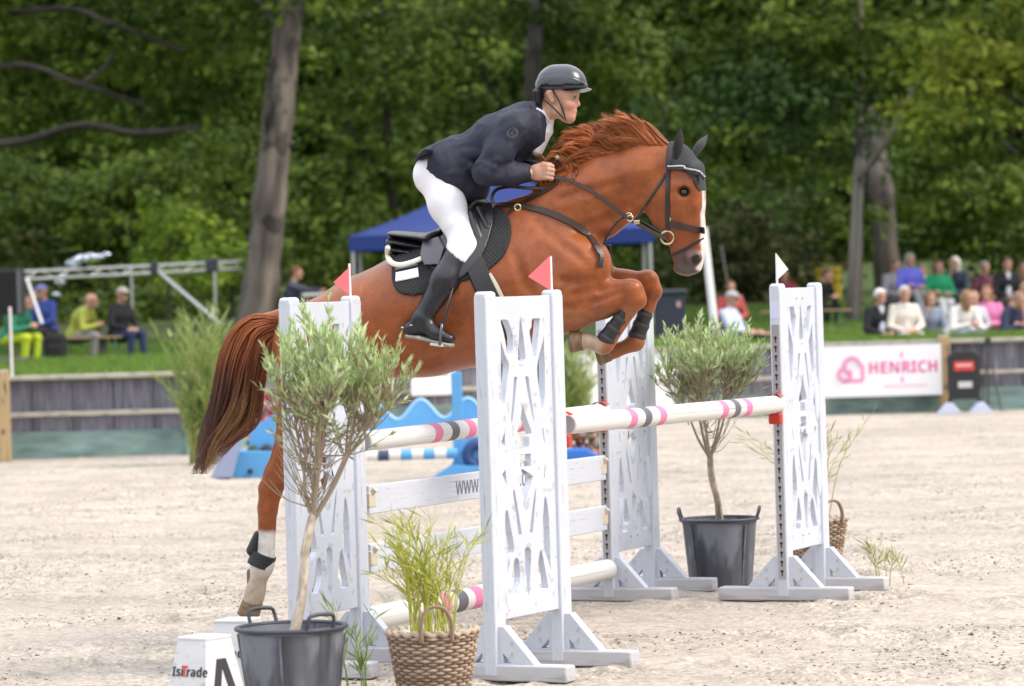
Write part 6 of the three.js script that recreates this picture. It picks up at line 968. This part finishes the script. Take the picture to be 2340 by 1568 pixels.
tree('tree with slim pale forked trunk behind the right spectators', 'forked_tree', 66, [1952, 730], [[[[1950, 745, -4], [1955, 600, -4], [1960, 450, -3], [1963, 390, -1.4], [1966, 280, 1.5], [1958, -90, 2]], 17, 11], [[[1962, 405, -2.6], [2020, 330, -2.6], [2066, 245, -1.6], [2100, 180, 1]], 8, 5]], [[1760, 70, 200, 110, 'mid'], [1700, 220, 150, 90, 'blue'], [1830, 230, 130, 110, 'blue'], [1950, 90, 170, 110, 'mid'], [1860, 370, 110, 70, 'blue', .8], [1790, 350, 90, 60, 'mid'], [2060, 160, 110, 90, 'mid', .5], [1890, 470, 70, 40, 'mid', .4]], 'blue', paleBark);
tree('thick dark trunk standing right of the pale forked trunk', 'dark_trunk_tree', 72, [2030, 720], [[[[2036, 740, -4], [2026, 600, -4], [2014, 450, -3], [2006, 375, -1], [1998, 260, 2.5]], 32, 24]], [[2080, 330, 110, 70, 'mid', .7], [1990, 250, 100, 60, 'mid', .6]], 'mid', midBark);
tree('yellowing tree hanging in from the upper right corner', 'yellowing_tree', 62, [2470, 720], [[[[2480, 740], [2470, 300], [2450, -40]], 30, 20], [[[2470, 330], [2340, 240], [2230, 180]], 10, 4], [[[2470, 420], [2330, 300], [2240, 330]], 8, 3]], [[2220, 60, 150, 110, 'yellow'], [2330, 130, 110, 130, 'yellow'], [2200, 220, 110, 90, 'yellow', .8], [2300, 300, 90, 80, 'mid'], [2130, 300, 80, 60, 'mid', .5]], 'yellow', midBark, { dens: .95 });
tree('tree at right edge with mid green layered sprays', 'broadleaf_tree', 72, [2380, 720], [[[[2390, 740], [2384, 400], [2380, 100]], 16, 10], [[[2385, 420], [2300, 330], [2250, 300]], 6, 3]], [[2260, 400, 120, 80, 'mid'], [2150, 440, 100, 60, 'mid', .8], [2290, 480, 110, 60, 'mid', .8], [2160, 540, 110, 60, 'mid'], [2300, 580, 90, 50, 'mid']], 'mid', darkBark);
const shrub = (label, d, blobs, pal, o = {}) => { const b = blobs[0]; return tree(label, o.name || 'shrub', d, [b[0], b[1] + b[3]], [[[[b[0], 730], [b[0] + 4, b[1]]], 5, 3]], blobs, pal, midBark, { cat: o.cat || 'shrub', ...o }); };
shrub('dense dull olive shrub right of the horse\'s face', 70, [[1700, 520, 130, 130], [1640, 600, 110, 90], [1790, 600, 90, 90]], 'olive', { dens: 1.5, sc: .8 });
shrub('young light green tree left of the leaning grey trunk', 62, [[385, 540, 70, 95, 'bright'], [380, 460, 30, 40, 'bright'], [440, 580, 50, 50, 'bright'], [340, 570, 40, 50, 'bright']], 'bright', { name: 'young_tree', cat: 'tree', dens: 1.4, sc: .8 });
shrub('dark ivy column beside the leaning grey trunk', 66, [[530, 480, 55, 180], [545, 360, 55, 90], [500, 620, 50, 80]], 'mid', { name: 'ivy_column', dens: 1.8, sc: .8 });
shrub('dark green tree mass at left under the crooked limb', 72, [[200, 420, 220, 100, 'mid'], [60, 520, 130, 110, 'mid'], [250, 520, 150, 80, 'mid'], [120, 610, 190, 60, 'brown'], [420, 400, 110, 90, 'mid']], 'mid', { name: 'broadleaf_tree', cat: 'tree', dens: 1.4 });
shrub('green bushes behind the blue pavilion', 74, [[780, 560, 150, 90], [1000, 560, 150, 90], [700, 640, 110, 60], [1180, 560, 130, 80]], 'mid', { dens: 1.5 });
shrub('bushes behind the waste bin and forelegs', 72, [[1480, 620, 120, 80], [1400, 520, 120, 90], [1560, 440, 90, 110], [1550, 680, 90, 40]], 'mid', { dens: 1.5 });
shrub('brownish hedge behind the right spectators', 78, [[1880, 660, 130, 50], [2100, 670, 140, 50], [2290, 680, 120, 50], [1750, 690, 90, 40]], 'brown', { name: 'hedge', cat: 'hedge', dens: 2 });
shrub('dark hedge behind the left spectators', 70, [[150, 700, 190, 60], [420, 690, 130, 70], [700, 700, 120, 50], [20, 660, 100, 60]], 'mid', { name: 'hedge', cat: 'hedge', dens: 2, sc: .8 });
// the same trees go on well above the picture; their upper crowns shade what is seen
const upper = (name, d, blobs, pal, i) => { const t = scene.getObjectByName(name); crown(t, d, blobs, pal, .2, 2.3, 'upper_crown', 300 + i); };
upper('broadleaf_tree', 59, [[-150, -330, 480, 330], [330, -400, 400, 340]], 'mid', 1); upper('leaning_tree', 57, [[650, -470, 330, 360]], 'mid', 2); upper('broadleaf_tree_001', 74, [[1220, -380, 420, 350]], 'mid', 3);
upper('broadleaf_tree_002', 68, [[900, -420, 330, 360]], 'mid', 4); upper('forked_tree', 65, [[1850, -380, 430, 350]], 'blue', 5); upper('yellowing_tree', 61, [[2420, -380, 380, 370]], 'yellow', 6); upper('dark_trunk_tree', 71, [[2100, -420, 360, 340]], 'mid', 7);
{ // trees round the camera's side of the arena, which the helmet, boots and coat mirror
  const w = new THREE.Group(); w.name = numbered('woodland'); scene.add(w); tag(w, 'wood closing the near sides of the arena, outside the picture', 'woodland', null, 'stuff'); seed = 808;
  const N = 3600, im = shadowed(new THREE.InstancedMesh(clusters[0], foliageM, N)), m4 = new THREE.Matrix4(), q = new THREE.Quaternion(), c = new THREE.Color();
  for (let i = 0; i < N; i++) { const a = rr(-.25, Math.PI + .25), R = rr(38, 48), h = 10 * Math.sqrt(rnd()) * (.75 + .3 * Math.sin(a * 9) * Math.sin(a * 4 + 1)), s = rr(2.6, 4.4); q.setFromEuler(new THREE.Euler(rr(-.4, .4), rr(0, 6.28), rr(-.4, .4))); im.setMatrixAt(i, m4.compose(V(Math.cos(a) * R, h, -14 + Math.sin(a) * R), q, V(s, s, s))); const p = PAL.mid[Math.floor(rnd() * 3)]; im.setColorAt(i, c.setRGB(...p)); }
  im.name = 'wood_foliage'; im.userData.kind = 'stuff'; w.add(im);
}
{ // the closed wood further back reads as one mass
  const w = new THREE.Group(); w.name = numbered('woodland'); scene.add(w); tag(w, 'deep green wood closing the view behind all the trees', 'woodland', null, 'stuff');
  const bl = []; for (let i = -6; i < 23; i++) for (let j = 0; j < 5; j++) bl.push([-120 + i * 165 + (j % 2) * 80, -40 + j * 170, 150, 120, 'mid']); crown(w, 90, bl, 'mid', .85, 1.5, 'wood_foliage', 9);
}
renderer.render(scene, camera);
